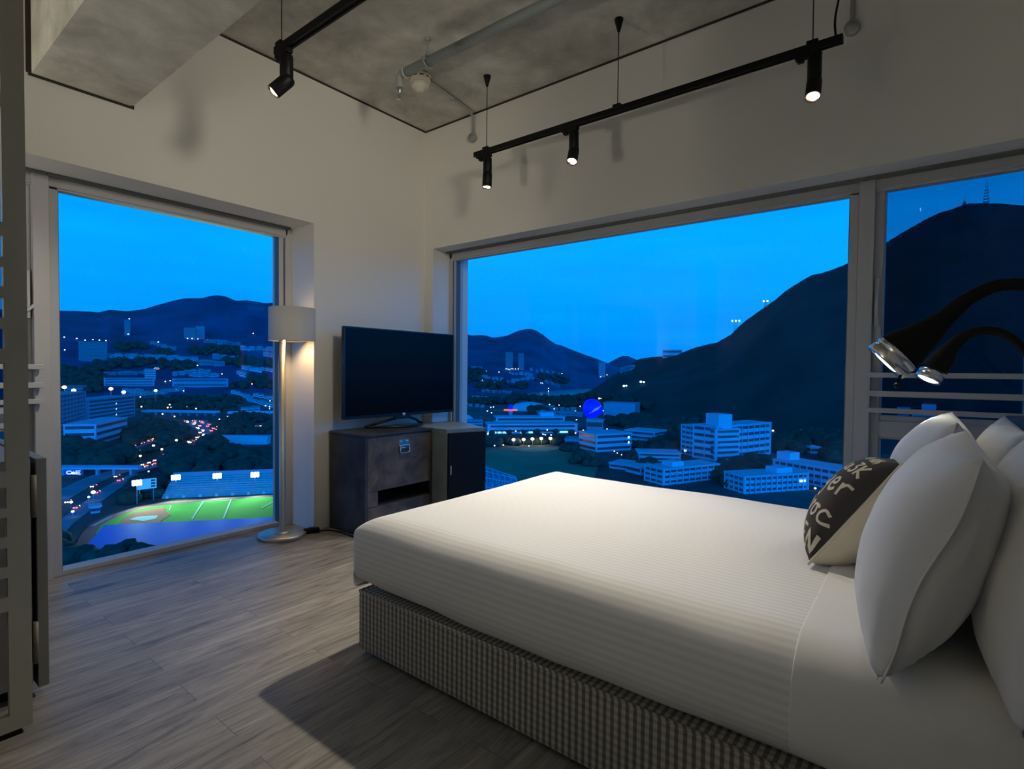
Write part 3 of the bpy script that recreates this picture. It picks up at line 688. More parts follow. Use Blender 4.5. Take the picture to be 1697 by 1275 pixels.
pillow(Vector((3.765, -.88, .80)), math.radians(9), 0, 0, .70, .50, .20, 'white pillow against the headboard on the window side', 4)

# ============================================================ SCRIPTED CUSHION
CW, CH, CT = .40, .41, .25
cush = empty('cushion', (0, 0, 0), 'small dark brown cushion printed with cream hand-written words, cream back', 'cushion')
ff = pillow_fn(CW, CH, CT, -1, 9, .003)
k = MB(); k.grid(ff, 30, 30); k.build('printed_front', M_cushd, cush, smooth=True)
k = MB(); k.grid(pillow_fn(CW, CH, CT, 1, 9, .003), 30, 30); k.build('plain_back', M_cushc, cush, smooth=True)
def edge(i):
    t = (i % 1)*4; s_ = int(t); q = t-s_
    a, b = ((q, 0), (1, q), (1-q, 1), (0, 1-q))[s_]; return ff(a, b)
MB().tube([edge(i/96) for i in range(97)], .0045, 8, cap=False).build('piping', M_cushc, cush)
# each letter a flat ribbon laid on the front; strokes in letter boxes 1 x 1 (x right, y up)
G = {
 '3': [[(.1,.95),(.8,.95),(.4,.6),(.75,.45),(.75,.15),(.4,0),(.1,.1)]],
 'K': [[(.1,0),(.15,1)],[(.8,1),(.15,.45),(.8,0)]],
 'l': [[(.1,.5),(.45,.9),(.4,1.1),(.25,1),(.2,.2),(.35,0),(.6,.2)]],
 'a': [[(.75,.6),(.35,.65),(.1,.3),(.35,0),(.65,.2),(.75,.6),(.75,.15),(.95,.05)]],
 'y': [[(.05,.6),(.15,.15),(.45,.05),(.7,.3),(.75,.6),(.7,-.1),(.5,-.45),(.2,-.4)]],
 'e': [[(.1,.3),(.6,.35),(.65,.55),(.4,.65),(.12,.4),(.2,.05),(.55,0),(.85,.15)]],
 'r': [[(.1,.6),(.2,0)],[(.18,.35),(.4,.62),(.75,.62)]],
 'C': [[(.85,.8),(.55,1),(.15,.75),(.08,.35),(.3,0),(.7,.02),(.85,.2)]],
 'v': [[(.05,.6),(.35,0),(.65,.45),(.7,.62),(.95,.5)]],
 'o': [[(.5,.62),(.15,.5),(.15,.1),(.5,0),(.75,.25),(.6,.6),(.95,.55)]],
 'c': [[(.75,.55),(.4,.65),(.1,.35),(.25,.03),(.6,.02),(.9,.2)]],
 'N': [[(.1,0),(.1,1),(.75,0),(.78,1)]], 'E': [[(.8,1),(.1,1),(.1,0),(.8,0)],[(.1,.5),(.65,.5)]],
 'I': [[(.4,0),(.4,1)]], 'T': [[(0,1),(.85,1)],[(.42,1),(.4,0)]], 'M': [[(.05,0),(.1,1),(.45,.3),(.8,1),(.9,0)]],
 'h': [[(.15,1.05),(.12,0)],[(.14,.35),(.4,.62),(.65,.5),(.68,0),(.85,.05)]],
 's': [[(.7,.55),(.35,.65),(.2,.45),(.6,.2),(.4,0),(.1,.05)]], 't': [[(.35,1),(.3,.1),(.6,.02)],[(.1,.65),(.65,.7)]],
}
def write(word, u0, v0, s, ang=0, wdt=.0042, adv=.82):
    """(u0,v0) start in 0..1 over the front, s letter height in front units"""
    ca, sa = math.cos(ang), math.sin(ang); x = 0
    for ch in word:
        m = MB()
        for st_ in G.get(ch, []):
            pts = crom([(p[0], p[1], 0) for p in st_], 5) if len(st_) > 2 and ch not in 'NEMKIT' else [Vector((*p, 0)) for p in st_]
            if len(pts) < 6:
                q = []
                for a, b in zip(pts, pts[1:]): q += [a.lerp(b, t_/5) for t_ in range(5)]
                pts = q+[pts[-1]]
            prev = None
            for i, p_ in enumerate(pts):
                t_ = (pts[min(i+1, len(pts)-1)]-pts[max(i-1, 0)]).normalized(); nn = Vector((-t_.y, t_.x, 0))
                pr = []
                for sg in (-1, 1):
                    X_ = (x+p_.x*.75)*s; Y_ = p_.y*s; w_ = wdt/CW*sg
                    uu = u0+X_*ca-Y_*sa+nn.x*w_*ca-nn.y*w_*sa; vv = v0+X_*sa+Y_*ca+nn.x*w_*sa+nn.y*w_*ca
                    uu = min(.992, max(.012, uu)); vv = min(.99, max(.01, vv))
                    pr.append(m.bm.verts.new(ff(uu, vv)+Vector((0, -.0014, 0))))
                if prev: m.bm.faces.new((prev[0], pr[0], pr[1], prev[1]))
                prev = pr
        o = m.build('letter', M_cushc, cush)
        sd = o.modifiers.new('thickness', 'SOLIDIFY'); sd.thickness = .0012
        x += adv*(.55 if ch in 'lI' else 1)
for args in (('3K', .76, .70, .125), ('layer', .43, .52, .155), ('Cavoc', .40, .31, .15, .02), ('EN', .77, .075, .155, .02), ('rose', .06, .70, .12, .1), ('MIN', .74, .87, .08), ('vice', .42, .68, .105, .04),
             ('so', .12, .36, .13, .1), ('the', .10, .10, .14, .05), ('one', .42, .115, .13, 0), ('reach', .36, .86, .075, .03), ('char', .06, .53, .10, .08), ('rev', .10, .86, .08, 0)):
    write(*args)
cush.matrix_world = frame_matrix(Vector((3.405, -1.20, .750)), math.radians(34), math.radians(-4), math.radians(-7))

# ============================================================ READING LAMPS
def reading_lamp(path, rads, lens_c, axis, label, hr, lit):
    root = empty('reading_lamp', path[0], label, 'reading lamp', 'gooseneck reading lamps on the headboard wall')
    axis = Vector(axis).normalized()
    P_ = crom(path, 8); n = len(P_)
    r_ = []
    for i in range(n):
        t_ = i/(n-1)*(len(rads)-1); a = int(min(t_, len(rads)-2)); r_.append(rads[a]+(rads[a+1]-rads[a])*(t_-a))
    arm = MB().tube(P_, r_, 20).build('gooseneck', M_blacksoft, root)
    q = axis.to_track_quat('Z', 'Y').to_matrix().to_4x4(); T = Matrix.Translation(Vector(lens_c)) @ q
    MB().lathe([(hr*.9, -.040), (hr*1.0, -.036), (hr*1.03, -.028), (hr*.98, -.026), (hr*.98, -.021), (hr*1.03, -.019), (hr*1.03, -.002), (hr*.97, 0), (hr*.8, -.004), (hr*.78, -.008)], M=T, seg=36).build('bezel_ring', M_chrome, root)
    MB().lathe([(0, -.040), (hr*.9, -.039)], M=T, seg=36).build('head_back', M_blacksoft, root)
    MB().lathe([(0, .0), (hr*.5, -.001), (hr*.84, -.006)], M=T, seg=36).build('lens', mat('reading_lens', (1, 1, 1), .4, emit=(1, .97, .82), estr=lit), root)
    light('reading_beam', 'SPOT', T @ Vector((0, 0, .02)), 1.6 if lit > 2 else .35, (1, .93, .78), root, target=T @ Vector((0, 0, 1)), spot_size=1.5, spot_blend=.8, shadow_soft_size=.03)
    MB().lathe([(0, 0), (.045, 0), (.045, .02), (.03, .03), (0, .03)], M=Matrix.Translation(Vector((XR, path[0][1], path[0][2]))) @ Matrix.Rotation(-math.pi/2, 4, 'Y'), seg=24).build('wall_mount', M_black, root)
    return root, T
yA, yB = -1.75, -.65
ra, TA = reading_lamp([(XR-.01, yA, 1.18), (3.93, yA, 1.20), (3.84, yA, 1.30), (3.77, yA, 1.376), (3.70, yA, 1.394), (3.645, yA, 1.371), (3.600, yA, 1.325), (3.566, yA, 1.292), (3.534, yA, 1.264), (3.520, yA, 1.252)],
    [.013, .013, .013, .013, .0135, .0150, .021, .034, .048, .051], (3.492, yA-.005, 1.226), (-.74, -.10, -.67), 'black gooseneck reading lamp with a chrome rim, the larger one nearer the camera', .050, 6)
# little pull knob hanging from the near lamp
MB().tube([(3.525, yA-.03, 1.205), (3.519, yA-.032, 1.180)], .0018, 6).tube([(3.529, yA-.03, 1.205), (3.520, yA-.032, 1.180)], .0018, 6).blob((3.518, yA-.032, 1.174), .0065, 2, 0).build('pull_knob', M_black, ra)
reading_lamp([(XR-.01, yB, 1.12), (3.95, yB, 1.15), (3.88, yB, 1.24), (3.80, yB, 1.34), (3.74, yB, 1.365), (3.68, yB, 1.35), (3.636, yB, 1.305), (3.612, yB, 1.262), (3.588, yB, 1.222)],
    [.016, .016, .016, .016, .016, .018, .026, .040, .044], (3.566, yB-.010, 1.178), (-.42, -.22, -.85), 'lit gooseneck reading lamp, the smaller one by the window', .043, 30)

# ============================================================ LATTICE SCREEN
sxa, sxb = 1.245, 1.272
rows_ = [(2.147, 2.214), (2.046, 2.115), (1.650, 2.007), (1.541, 1.609), (1.448, 1.511), (1.350, 1.412), (1.253, 1.316), (.860, 1.207), (.745, .812), (.653, .716), (.557, .618), (.460, .522), (.071, .414)]
rows_ = rows_[::-1] + [(2.26, 2.33), (2.37, 2.44), (2.49, 2.62)]
root = empty('lattice_screen', (1.258, -3.1, 0), 'grey-green painted lattice screen with square cut-outs at the left edge', 'screen')
k = MB()
ya, yb, hw, gap = -3.62, -2.904, .11, .05
k.box(sxa, sxb, -2.960, yb, 0.02, 2.655)
cols_ = []
y = -2.960
while y-.11 > ya: cols_.append((y-.11, y)); y -= .16
prevy = None
for i, (c0, c1) in enumerate(cols_):
    z = .02
    for z0, z1 in rows_ + [(2.655, 2.655)]:
        k.box(sxa, sxb, c0, c1, z, z0); z = z1
    k.box(sxa, sxb, c0-.05, c0, .02, 2.655)
k.build('lattice_panel', M_screenpaint, root)
MB().box(sxa+.004, sxb-.004, -3.55, -2.93, 0, .02).build('foot', M_black, root)

# ============================================================ STEEL CABINET
root = empty('steel_cabinet', (.8, -3.1, 0), 'stainless steel cabinet behind the lattice screen, hinged door at its corner', 'cabinet')
k = MB(); k.box(.30, 1.055, -3.75, -2.862, .055, .868); k.build('carcass', M_steel, root, bevel=.003)
k = MB(); k.box(.25, 1.06, -2.850, -2.818, .035, .868); pn = k.build('door', M_steel, root, bevel=.003)
k = MB(); k.box(.30, .98, -2.862, -2.850, .06, .862); k.build('gap_seal', M_black, root)
for z0 in (.66, .13):
    k = MB(); k.tube([(1.066, -2.856, z0), (1.066, -2.856, z0+.15)], .008, 10); k.build('hinge', M_hinge, pn)
k = MB(); k.box(.40, 1.0, -3.6, -2.88, 0, .055); k.build('plinth', M_black, root)

root = empty('reflection_blocker', (.85, -3.33, .868), 'added unseen steel box on the steel cabinet, blocking a window reflection', 'blocker')  # added unseen box, hides the uplight's reflection in the wide window
MB().box(.62, 1.03, -3.58, -3.10, .875, 1.29).build('body', M_steel, root, bevel=.006)
MB().box(1.03, 1.045, -3.57, -3.22, .89, 1.28).build('door', M_black, root, bevel=.004)
MB().box(1.03, 1.04, -3.21, -3.11, .89, 1.28).build('control_panel', M_black, root)
MB().box(.64, 1.01, -3.56, -3.12, .868, .875).build('foot', M_black, root)

# ============================================================ OUTSIDE: ground, water, hills
GZ = -75.0
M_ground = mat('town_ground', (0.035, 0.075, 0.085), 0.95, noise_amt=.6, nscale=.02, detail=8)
M_hillfar_haze = mat('far_hillside_haze_tint', (0.03, 0.060, 0.16), 0.95, noise_amt=.35, nscale=.006, detail=8)  # bluer, paler base paints in the haze of distance
M_hillmid_haze = mat('mid_hillside_haze_tint', (0.03, 0.065, 0.16), 0.95, noise_amt=.35, nscale=.008, detail=8)  # airlight blue mixed into the colour, as on the far hills
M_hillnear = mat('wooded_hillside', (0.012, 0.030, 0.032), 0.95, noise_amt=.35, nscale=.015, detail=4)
M_water = mat('bay_water', (0.08, 0.22, 0.30), 0.25)
M_leaf = mat('dark_foliage', (0.015, 0.045, 0.035), 0.95, noise_amt=.5, nscale=.3, detail=5)
M_trunk = mat('bark', (0.05, 0.04, 0.035), 0.9)
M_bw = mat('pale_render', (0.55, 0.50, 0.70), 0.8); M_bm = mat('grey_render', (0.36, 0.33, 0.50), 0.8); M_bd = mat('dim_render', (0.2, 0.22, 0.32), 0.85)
M_win = mat('dark_window', (0.03, 0.06, 0.10), 0.3); M_roof = mat('flat_roof', (0.30, 0.36, 0.42), 0.9); M_roof2 = mat('tiled_roof', (0.22, 0.26, 0.32), 0.9)
M_lit = mat('lit_window', (1, 1, 1), .5, emit=(.55, 1.0, .75), estr=1.6, light=False); M_green = mat('green_lit_glass', (1, 1, 1), .5, emit=(.35, .9, .30), estr=1.0, light=False); M_litw = mat('warm_lit_window', (1, 1, 1), .5, emit=(1, .8, .4), estr=2.0, light=False)
M_grass = mat('floodlit_turf', (0.002, 0.45, 0.02), 0.95, noise_amt=.15, nscale=.08); M_track = mat('running_track', (0.50, 0.09, 0.10), 0.9, noise_amt=.1, nscale=.1)
M_line = mat('white_line', (0.8, 0.8, 0.8), 0.9); M_blueroof = mat('blue_metal_roof', (0.002, 0.22, 0.85), 0.6)
M_stand = mat('seating_bank', (0.16, 0.40, 0.50), 0.9, noise_amt=.12, nscale=.4, stretch=(1, 1, 1)); M_road = mat('asphalt', (0.27, 0.26, 0.36), 0.85, noise_amt=.25, nscale=.05)
M_field2 = mat('playing_field', (0.03, 0.19, 0.11), 0.95, noise_amt=.2, nscale=.03); M_sand = mat('sand_strip', (0.55, 0.40, 0.22), 0.95)
M_pole = mat('lamp_post_paint', (0.25, 0.3, 0.35), 0.6)

ONES = ['', 'first', 'second', 'third', 'fourth', 'fifth', 'sixth', 'seventh', 'eighth', 'ninth', 'tenth', 'eleventh', 'twelfth', 'thirteenth', 'fourteenth', 'fifteenth', 'sixteenth', 'seventeenth', 'eighteenth', 'nineteenth']
CARD = ['', '', 'twent', 'thirt', 'fort', 'fift']
def ordinal(n): return ONES[n] if n < 20 else (CARD[n//10]+'ieth' if n % 10 == 0 else CARD[n//10]+'y-'+ONES[n % 10])
def number_from_left(objs):
    def sx(o): v = ROT @ Vector((0, 0, 0)); q_ = ROT.transposed() @ (o.location-EYE); return q_.x/-q_.z
    if len(objs) < 2: return
    objs = sorted(objs, key=sx)
    for i, o in enumerate(objs):
        if len(objs) <= 4 and i == len(objs)-1: o['label'] = o['label']+', rightmost'
        else: o['label'] = o['label']+', '+('leftmost' if i == 0 else ordinal(i+1)+' from the left' if i < len(objs)-1 else 'rightmost')
def azel(px, py):
    r = ROT @ _d(px, py); h = math.hypot(r.x, r.y); return math.atan2(r.y, r.x), r.z/h
def far(px, py, dist):
    a, e_ = azel(px, py); return Vector((EYE.x+math.cos(a)*dist, EYE.y+math.sin(a)*dist, EYE.z+e_*dist))
def lerp_list(L, x):
    if x <= L[0][0]: return L[0][1]
    for (a, b), (c, d) in zip(L, L[1:]):
        if x <= c: return b+(d-b)*(x-a)/(c-a)
    return L[-1][1]
def hill(name, ridge, d0, d1, m, step=5, rows=16, rough=.05, jit=0, seed=1):
    """ridge: [(px, py)], d0/d1: base and ridge distance lists [(px, dist)]"""
    k = MB(); x0, x1 = ridge[0][0], ridge[-1][0]; n = int((x1-x0)/step)
    V = []
    for i in range(n+1):
        px = x0+(x1-x0)*i/n; py = lerp_list(ridge, px)
        D0, D1 = lerp_list(d0, px), lerp_list(d1, px); top = far(px, py, D1); hgt = top.z-GZ
        a, _ = azel(px, py); col = []
        for j in range(rows+4):
            t_ = j/rows
            D = D0+(D1-D0)*t_
            if t_ <= 1: z = GZ+hgt*(t_**1.15 if t_ > 0 else 0) - (2 if t_ == 0 else 0)
            else: z = GZ+hgt*(1-(t_-1)*2.2)
            x = EYE.x+math.cos(a)*D; y = EYE.y+math.sin(a)*D
            w_ = noise.fractal(Vector((x*.0032, y*.0032, seed)), 1.0, 2.0, 5)
            env = max(0, min(1, 4*t_*(1-t_))) if t_ < 1 else 0
            z += w_*hgt*rough*2*env
            if abs(t_-1) < 1e-6 and jit: z += noise.noise(Vector((px*.35, 1, seed)))*jit + abs(noise.noise(Vector((px*.9, 4, seed))))*jit
            col.append(k.bm.verts.new((x, y, z)))
        V.append(col)
    for i in range(n):
        for j in range(rows+3):
            f = k.bm.faces.new((V[i][j], V[i+1][j], V[i+1][j+1], V[i][j+1])); f.smooth = True
    return k.build(name, m, kind='structure')
ground = MB().poly([(-9000, -9000, GZ), (9000, -9000, GZ), (9000, 9000, GZ), (-9000, 9000, GZ)]).build('ground', M_ground, kind='structure')
R1 = [(-120, 515), (0, 513), (60, 517), (97, 514.7), (147.5, 516.3), (163.6, 518), (182, 513.3), (209.5, 516), (237, 513), (260, 506), (285, 499), (306, 494.5), (333.7, 494.5), (347, 491), (361, 489), (375, 492), (391, 498.6), (412, 498), (442, 503), (458, 501), (500, 508), (560, 530), (640, 545), (720, 552)]
h1 = hill('hill_1', R1, [(-120, 1750), (720, 1750)], [(-120, 3300), (720, 3300)], M_hillfar_haze, rows=20, rough=.035, seed=3)
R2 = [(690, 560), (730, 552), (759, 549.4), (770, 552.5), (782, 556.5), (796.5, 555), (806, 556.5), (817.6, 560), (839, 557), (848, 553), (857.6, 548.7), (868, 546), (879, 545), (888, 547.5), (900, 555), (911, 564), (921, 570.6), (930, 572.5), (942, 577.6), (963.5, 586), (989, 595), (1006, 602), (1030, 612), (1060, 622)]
h2 = hill('hill_2', R2, [(690, 1500), (860, 1700), (960, 2300), (1060, 2500)], [(690, 2900), (1060, 2900)], M_hillmid_haze, rows=18, rough=.04, seed=5)
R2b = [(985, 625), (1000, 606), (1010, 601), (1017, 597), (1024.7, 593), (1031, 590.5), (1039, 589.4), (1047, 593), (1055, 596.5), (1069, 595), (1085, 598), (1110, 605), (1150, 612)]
h2b = hill('hill_3', R2b, [(985, 2700), (1150, 2700)], [(985, 3600), (1150, 3600)], M_hillmid_haze, rows=12, seed=8)
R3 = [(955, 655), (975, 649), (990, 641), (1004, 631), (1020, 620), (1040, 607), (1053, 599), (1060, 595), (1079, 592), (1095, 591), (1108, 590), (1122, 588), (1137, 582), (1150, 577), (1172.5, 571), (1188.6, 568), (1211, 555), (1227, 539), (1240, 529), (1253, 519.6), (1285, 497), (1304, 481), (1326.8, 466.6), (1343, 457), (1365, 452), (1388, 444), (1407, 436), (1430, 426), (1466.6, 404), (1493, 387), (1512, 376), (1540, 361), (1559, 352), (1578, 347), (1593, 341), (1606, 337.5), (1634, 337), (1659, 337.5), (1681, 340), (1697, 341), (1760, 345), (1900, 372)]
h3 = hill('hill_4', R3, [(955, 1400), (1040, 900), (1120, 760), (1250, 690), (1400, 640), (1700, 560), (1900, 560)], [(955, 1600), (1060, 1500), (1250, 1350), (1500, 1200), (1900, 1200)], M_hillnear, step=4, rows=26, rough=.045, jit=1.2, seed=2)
# water of the bay between the hills
wp = [far(a, b, 1) for a, b in ((868, 657), (905, 659.5), (950, 657.5), (985, 652), (1010, 644), (1010, 634), (960, 633), (965, 639), (905, 646), (880, 650))]
wpts = []
for v in wp:
    dr_ = (v-EYE); s_ = (GZ+.6-EYE.z)/dr_.z; wpts.append(tuple(EYE+dr_*s_))
MB().poly(wpts).build('bay_water', M_water, kind='structure')

bpy.context.view_layer.update()
def bvh_of(objs):
    vs, fs = [], []
    for o in objs:
        b0 = len(vs); vs += [o.matrix_world @ v.co for v in o.data.vertices]; fs += [[b0+i for i in p.vertices] for p in o.data.polygons]
    return BVHTree.FromPolygons(vs, fs)
LAND = bvh_of([ground, h1, h2, h2b, h3])
def put(px, py):
    """where a thing seen at this place of the photograph stands on the land"""
    r = ROT @ _d(px, py); hit = LAND.ray_cast(EYE, r, 20000)
    return hit[0] if hit[0] is not None else far(px, py, 2500)
def land_z(x, y):
    h = LAND.ray_cast(Vector((x, y, 3000)), Vector((0, 0, -1)), 6000); return h[0].z if h[0] is not None else GZ

# ------------------------------------------------------------ flat ground things
def slab(name, pix, z, m, th=.3, label=None, cat=None, kind='structure'):
    pts = []
    for a, b in pix:
        r = ROT @ _d(a, b); pts.append(tuple((EYE+r*((z-EYE.z)/r.z)).xy))
    o = MB().prism(pts, z-th, z).build(name, m)
    return tag(o, label, cat, None, kind) if not label else tag(o, label, cat)
slab('running_track', [(120, 925), (130, 893), (136, 884), (150, 868), (182, 852), (228, 839), (281, 831), (470, 818.5), (560, 812), (640, 850), (600, 900), (300, 960)], GZ+.4, M_track)
slab('track_infield', [(158, 885), (166, 872), (182, 863), (210, 851), (243, 841.5), (281, 836.5), (336, 831), (470, 822.5), (560, 818), (560, 880), (400, 905), (200, 915)], GZ+.55, M_grass)
slab('throwing_area', [(196, 870), (203, 860), (216, 852), (240, 845.5), (273, 840.8), (275.5, 848), (283, 853), (266, 864.5), (262, 872)], GZ+.7, M_track)
slab('pale_patch', [(214, 861), (226, 857), (246, 855), (262, 854.5), (258, 860), (238, 864)], GZ+.8, M_line)
def gline(name, a, b, wd, z=GZ+.75):
    p = []
    for q in (a, b):
        r = ROT @ _d(*q); p.append(EYE+r*((z-EYE.z)/r.z))
    d_ = (p[1]-p[0]); nn = Vector((-d_.y, d_.x, 0)).normalized()*wd/2
    return MB().prism([tuple((p[0]+nn).xy), tuple((p[1]+nn).xy), tuple((p[1]-nn).xy), tuple((p[0]-nn).xy)], z-.02, z).build(name, M_line, kind='structure')
for a, b in (((318, 861), (337, 831)), ((370, 860), (383, 828)), ((337, 831.5), (383, 829)), ((281, 846), (283, 838)), ((434, 842), (459, 829))): gline('pitch_line', a, b, .7)
for k_ in range(4):
    o = MB()
    off = 1+k_*1.9
    pts = [(150+off*.8, 872), (184+off*.3, 853.5+off*.42), (228+off*.1, 840+off*.35), (281, 832+off*.28), (470, 819+off*.26)]
    for a, b in zip(pts, pts[1:]): gline('track_line', a, b, .25, GZ+.45)
slab('playing_field', [(790, 746), (850, 744), (930, 743), (985, 747), (995, 765), (985, 790), (900, 800), (820, 830), (740, 830), (740, 760)], GZ+.5, M_field2)
slab('sand_strip', [(848, 744.5), (870, 742.5), (925, 741.5), (932, 744), (905, 748), (868, 748)], GZ+.7, M_sand)
# roads
slab('road', [(60, 900), (99, 862), (140, 832), (165, 812), (196, 795), (225, 783), (232, 787), (205, 805), (170, 830), (120, 868), (80, 915)], GZ+.3, M_road)
slab('road', [(60, 850), (99, 812), (128, 798), (150, 789), (180, 781), (222, 774), (226, 778), (186, 790), (150, 805), (110, 830), (60, 880)], GZ+.35, M_road)
slab('road', [(215, 779), (250, 770), (275, 758), (292, 745), (322, 735), (337, 727), (334, 717), (318, 708), (308, 700), (320, 695), (345, 697), (343, 706), (352, 716), (350, 730), (330, 741), (300, 752), (284, 766), (255, 776), (222, 784)], GZ+.4, M_road)
slab('road', [(172, 752), (200, 744), (235, 733), (270, 726), (272, 729), (240, 738), (205, 749), (178, 757)], GZ+.4, M_road)
slab('road', [(390, 707), (435, 705.5), (460, 706), (460, 711), (432, 711), (392, 710)], GZ+.4, M_road)

# grandstand with the blue roof in front of the track, lifted on walls
def quad_from(pix, z): 
    out = []
    for a, b in pix:
        r = ROT @ _d(a, b); out.append((EYE+r*((z-EYE.z)/r.z)))
    return out
zr = GZ+8
q = quad_from([(172.5, 870.5), (470, 856.5), (470, 925), (80, 940), (143, 905)], zr)
root = empty('grandstand', (sum(p.x for p in q)/5, sum(p.y for p in q)/5, GZ), 'grandstand under a wide flat bright blue roof in front of the running track', 'grandstand')
MB().prism([tuple(p.xy) for p in q], zr-.8, zr).build('roof', M_blueroof, root)
c_ = sum(q, Vector())/5; MB().prism([tuple((c_+(p-c_)*.86).xy) for p in q], GZ, zr-.8).build('wall', M_bd, root)
# seating bank beyond the track
p0, p1 = quad_from([(268, 827), (480, 817)], GZ); u_ = (p1-p0).normalized(); back = Vector((-u_.y, u_.x, 0)); back = back if (p0+back-EYE).length > (p0-EYE).length else -back
root = empty('seating_bank', tuple((p0+p1)/2), 'long pale blue seating bank on the far side of the track', 'seating')
Ls = (p1-p0).length; Tm = Matrix((( u_.x, back.x, 0, p0.x), (u_.y, back.y, 0, p0.y), (0, 0, 1, GZ), (0, 0, 0, 1)))
k = MB(); n_ = 9
for i in range(n_): k.box(0, Ls, i*2.2, (i+1)*2.2, 0, 1.2+i*.95, M=Tm)
k.build('terrace', M_stand, root)
k = MB(); k.box(0, Ls, n_*2.2, n_*2.2+.5, 0, 11.5, M=Tm); k.build('back_wall', M_bm, root)
for i in range(8): MB().box(i*Ls/8+2, i*Ls/8+3.4, -.2, .2, 0, 1.4, M=Tm).box(i*Ls/8+2, i*Ls/8+3.4, 0, n_*2.2-1, .3, .5, M=Tm).build('stair_aisle', M_line, root)

# ------------------------------------------------------------ flood lights
def floodlight(px, pyh, pyb, label, pw, aim):
    b = put(px, pyb); hd = (b-EYE); D = math.hypot(hd.x, hd.y); top = far(px, pyh, D)
    root = empty('floodlight', tuple(b), label, 'floodlight', 'floodlights beyond the running track')
    MB().tube([b, top], [.35, .2], 8).build('mast', M_pole, root)
    d_ = (Vector(aim)-top).normalized(); d2 = (EYE-top).normalized()
    T = Matrix.Translation(top) @ (d_*.4+d2).normalized().to_track_quat('Z', 'Y').to_matrix().to_4x4()
    hh = MB().box(-2.3, 2.3, -1.5, 1.5, -.5, 0, M=T).build('lamp_frame', M_pole, root)
    for i in range(3):
        for j in range(2): MB().lathe([(.82, 0), (.8, .3), (.5, .45), (0, .5)], M=T, c=(-1.55+i*1.55, -.75+j*1.5, 0), seg=12).build('lamp', M_flood, hh)
    light('flood_beam', 'SPOT', top+d_*1.5, pw, (.55, 1.0, .62), root, target=aim, spot_size=1.5, spot_blend=1, shadow_soft_size=1.2)
M_flood = mat('floodlight_glass', (1, 1, 1), .4, emit=(.85, 1.0, .85), estr=12, light=False)
aim = put(350, 853)
FP = 70000
for (px, ph, pb, lb, fx) in ((227, 800.5, 836, 'tall white floodlight mast, leftmost of four, beside the scoreboard', (270, 860)), (291.5, 791.5, 822, 'white floodlight mast, second from the left above the seating bank', (300, 862)),
                         (360, 789, 819, 'white floodlight mast, third from the left above the seating bank', (370, 858)), (422.5, 787, 817, 'white floodlight mast, rightmost of four, left of the floor lamp', (430, 856))):
    floodlight(px, ph, pb, lb, FP, tuple(put(*fx)))

# ------------------------------------------------------------ buildings
def building(A, B, ytop, depth, label, m=None, floors=4, fins=0, lit=(), name='building', group=None, roofroom=None, roofm=None, style='ribbon', cat='building', litm=None):
    m = m or M_bw; a = put(*A); b = put(*B); z0 = min(a.z, b.z)
    D = math.hypot(a.x-EYE.x, a.y-EYE.y); ztop = far(A[0], ytop, D).z; Hh = max(2.5, ztop-a.z)
    a = Vector((a.x, a.y, z0)); b = Vector((b.x, b.y, z0)); 
    if a.z > GZ+3:
        q_ = far(B[0], B[1], D); b = Vector((q_.x, q_.y, z0)); 
    u = b-a; u.z = 0; L_ = u.length; u.normalize()
    n_ = Vector((-u.y, u.x, 0)); 
    if (a+n_-EYE).length < (a-EYE).length: n_ = -n_
    Hh = ztop-z0
    T = Matrix(((u.x, n_.x, 0, a.x), (u.y, n_.y, 0, a.y), (0, 0, 1, z0), (0, 0, 0, 1)))
    c = a+u*L_/2+n_*depth/2
    root = empty(name, (c.x, c.y, z0), label, cat, group)
    base_ = -6 if z0 > GZ+2 else 0
    k = MB(); k.box(0, L_, 0, depth, base_, Hh, M=T)
    fh = Hh/max(1, floors)
    if fins:
        for i in range(fins+1): k.box(i*L_/fins-.35, i*L_/fins+.35, -.7, 0, 0, Hh, M=T)
        for i in range(max(2, int(fins*depth/L_))+1):
            w_ = depth/max(2, int(fins*depth/L_)); k.box(-.7, 0, i*w_-.35, i*w_+.35, 0, Hh, M=T)
    wall = k.build('wall', m, root)
    if floors > 1 or style == 'ribbon':
        for f_ in range(floors):
            z1 = f_*fh+fh*.38; z2 = f_*fh+fh*.80
            MB().box(L_*.03, L_*.97, -.35, .1, z1, z2, M=T).box(-.35, .1, depth*.05, depth*.95, z1, z2, M=T).box(L_-.1, L_+.35, depth*.05, depth*.95, z1, z2, M=T).build('window_row', M_win, root)
    rf = MB(); rf.box(-.8, L_+.8, -.8, depth+.8, Hh, Hh+.7, M=T); rf.build('roof', roofm or m, root)
    if roofroom:
        x0_, x1_, hh = roofroom; MB().box(L_*x0_, L_*x1_, depth*.15, depth*.7, Hh+.7, Hh+hh, M=T).build('roof_room', m, root)
    for (fx, fz, wf) in lit:
        MB().box(L_*fx, L_*fx+wf, -.5, -.3, Hh*fz, Hh*fz+fh*.4, M=T).build('lit_window', litm or M_lit, root)
    return root, T, L_, Hh
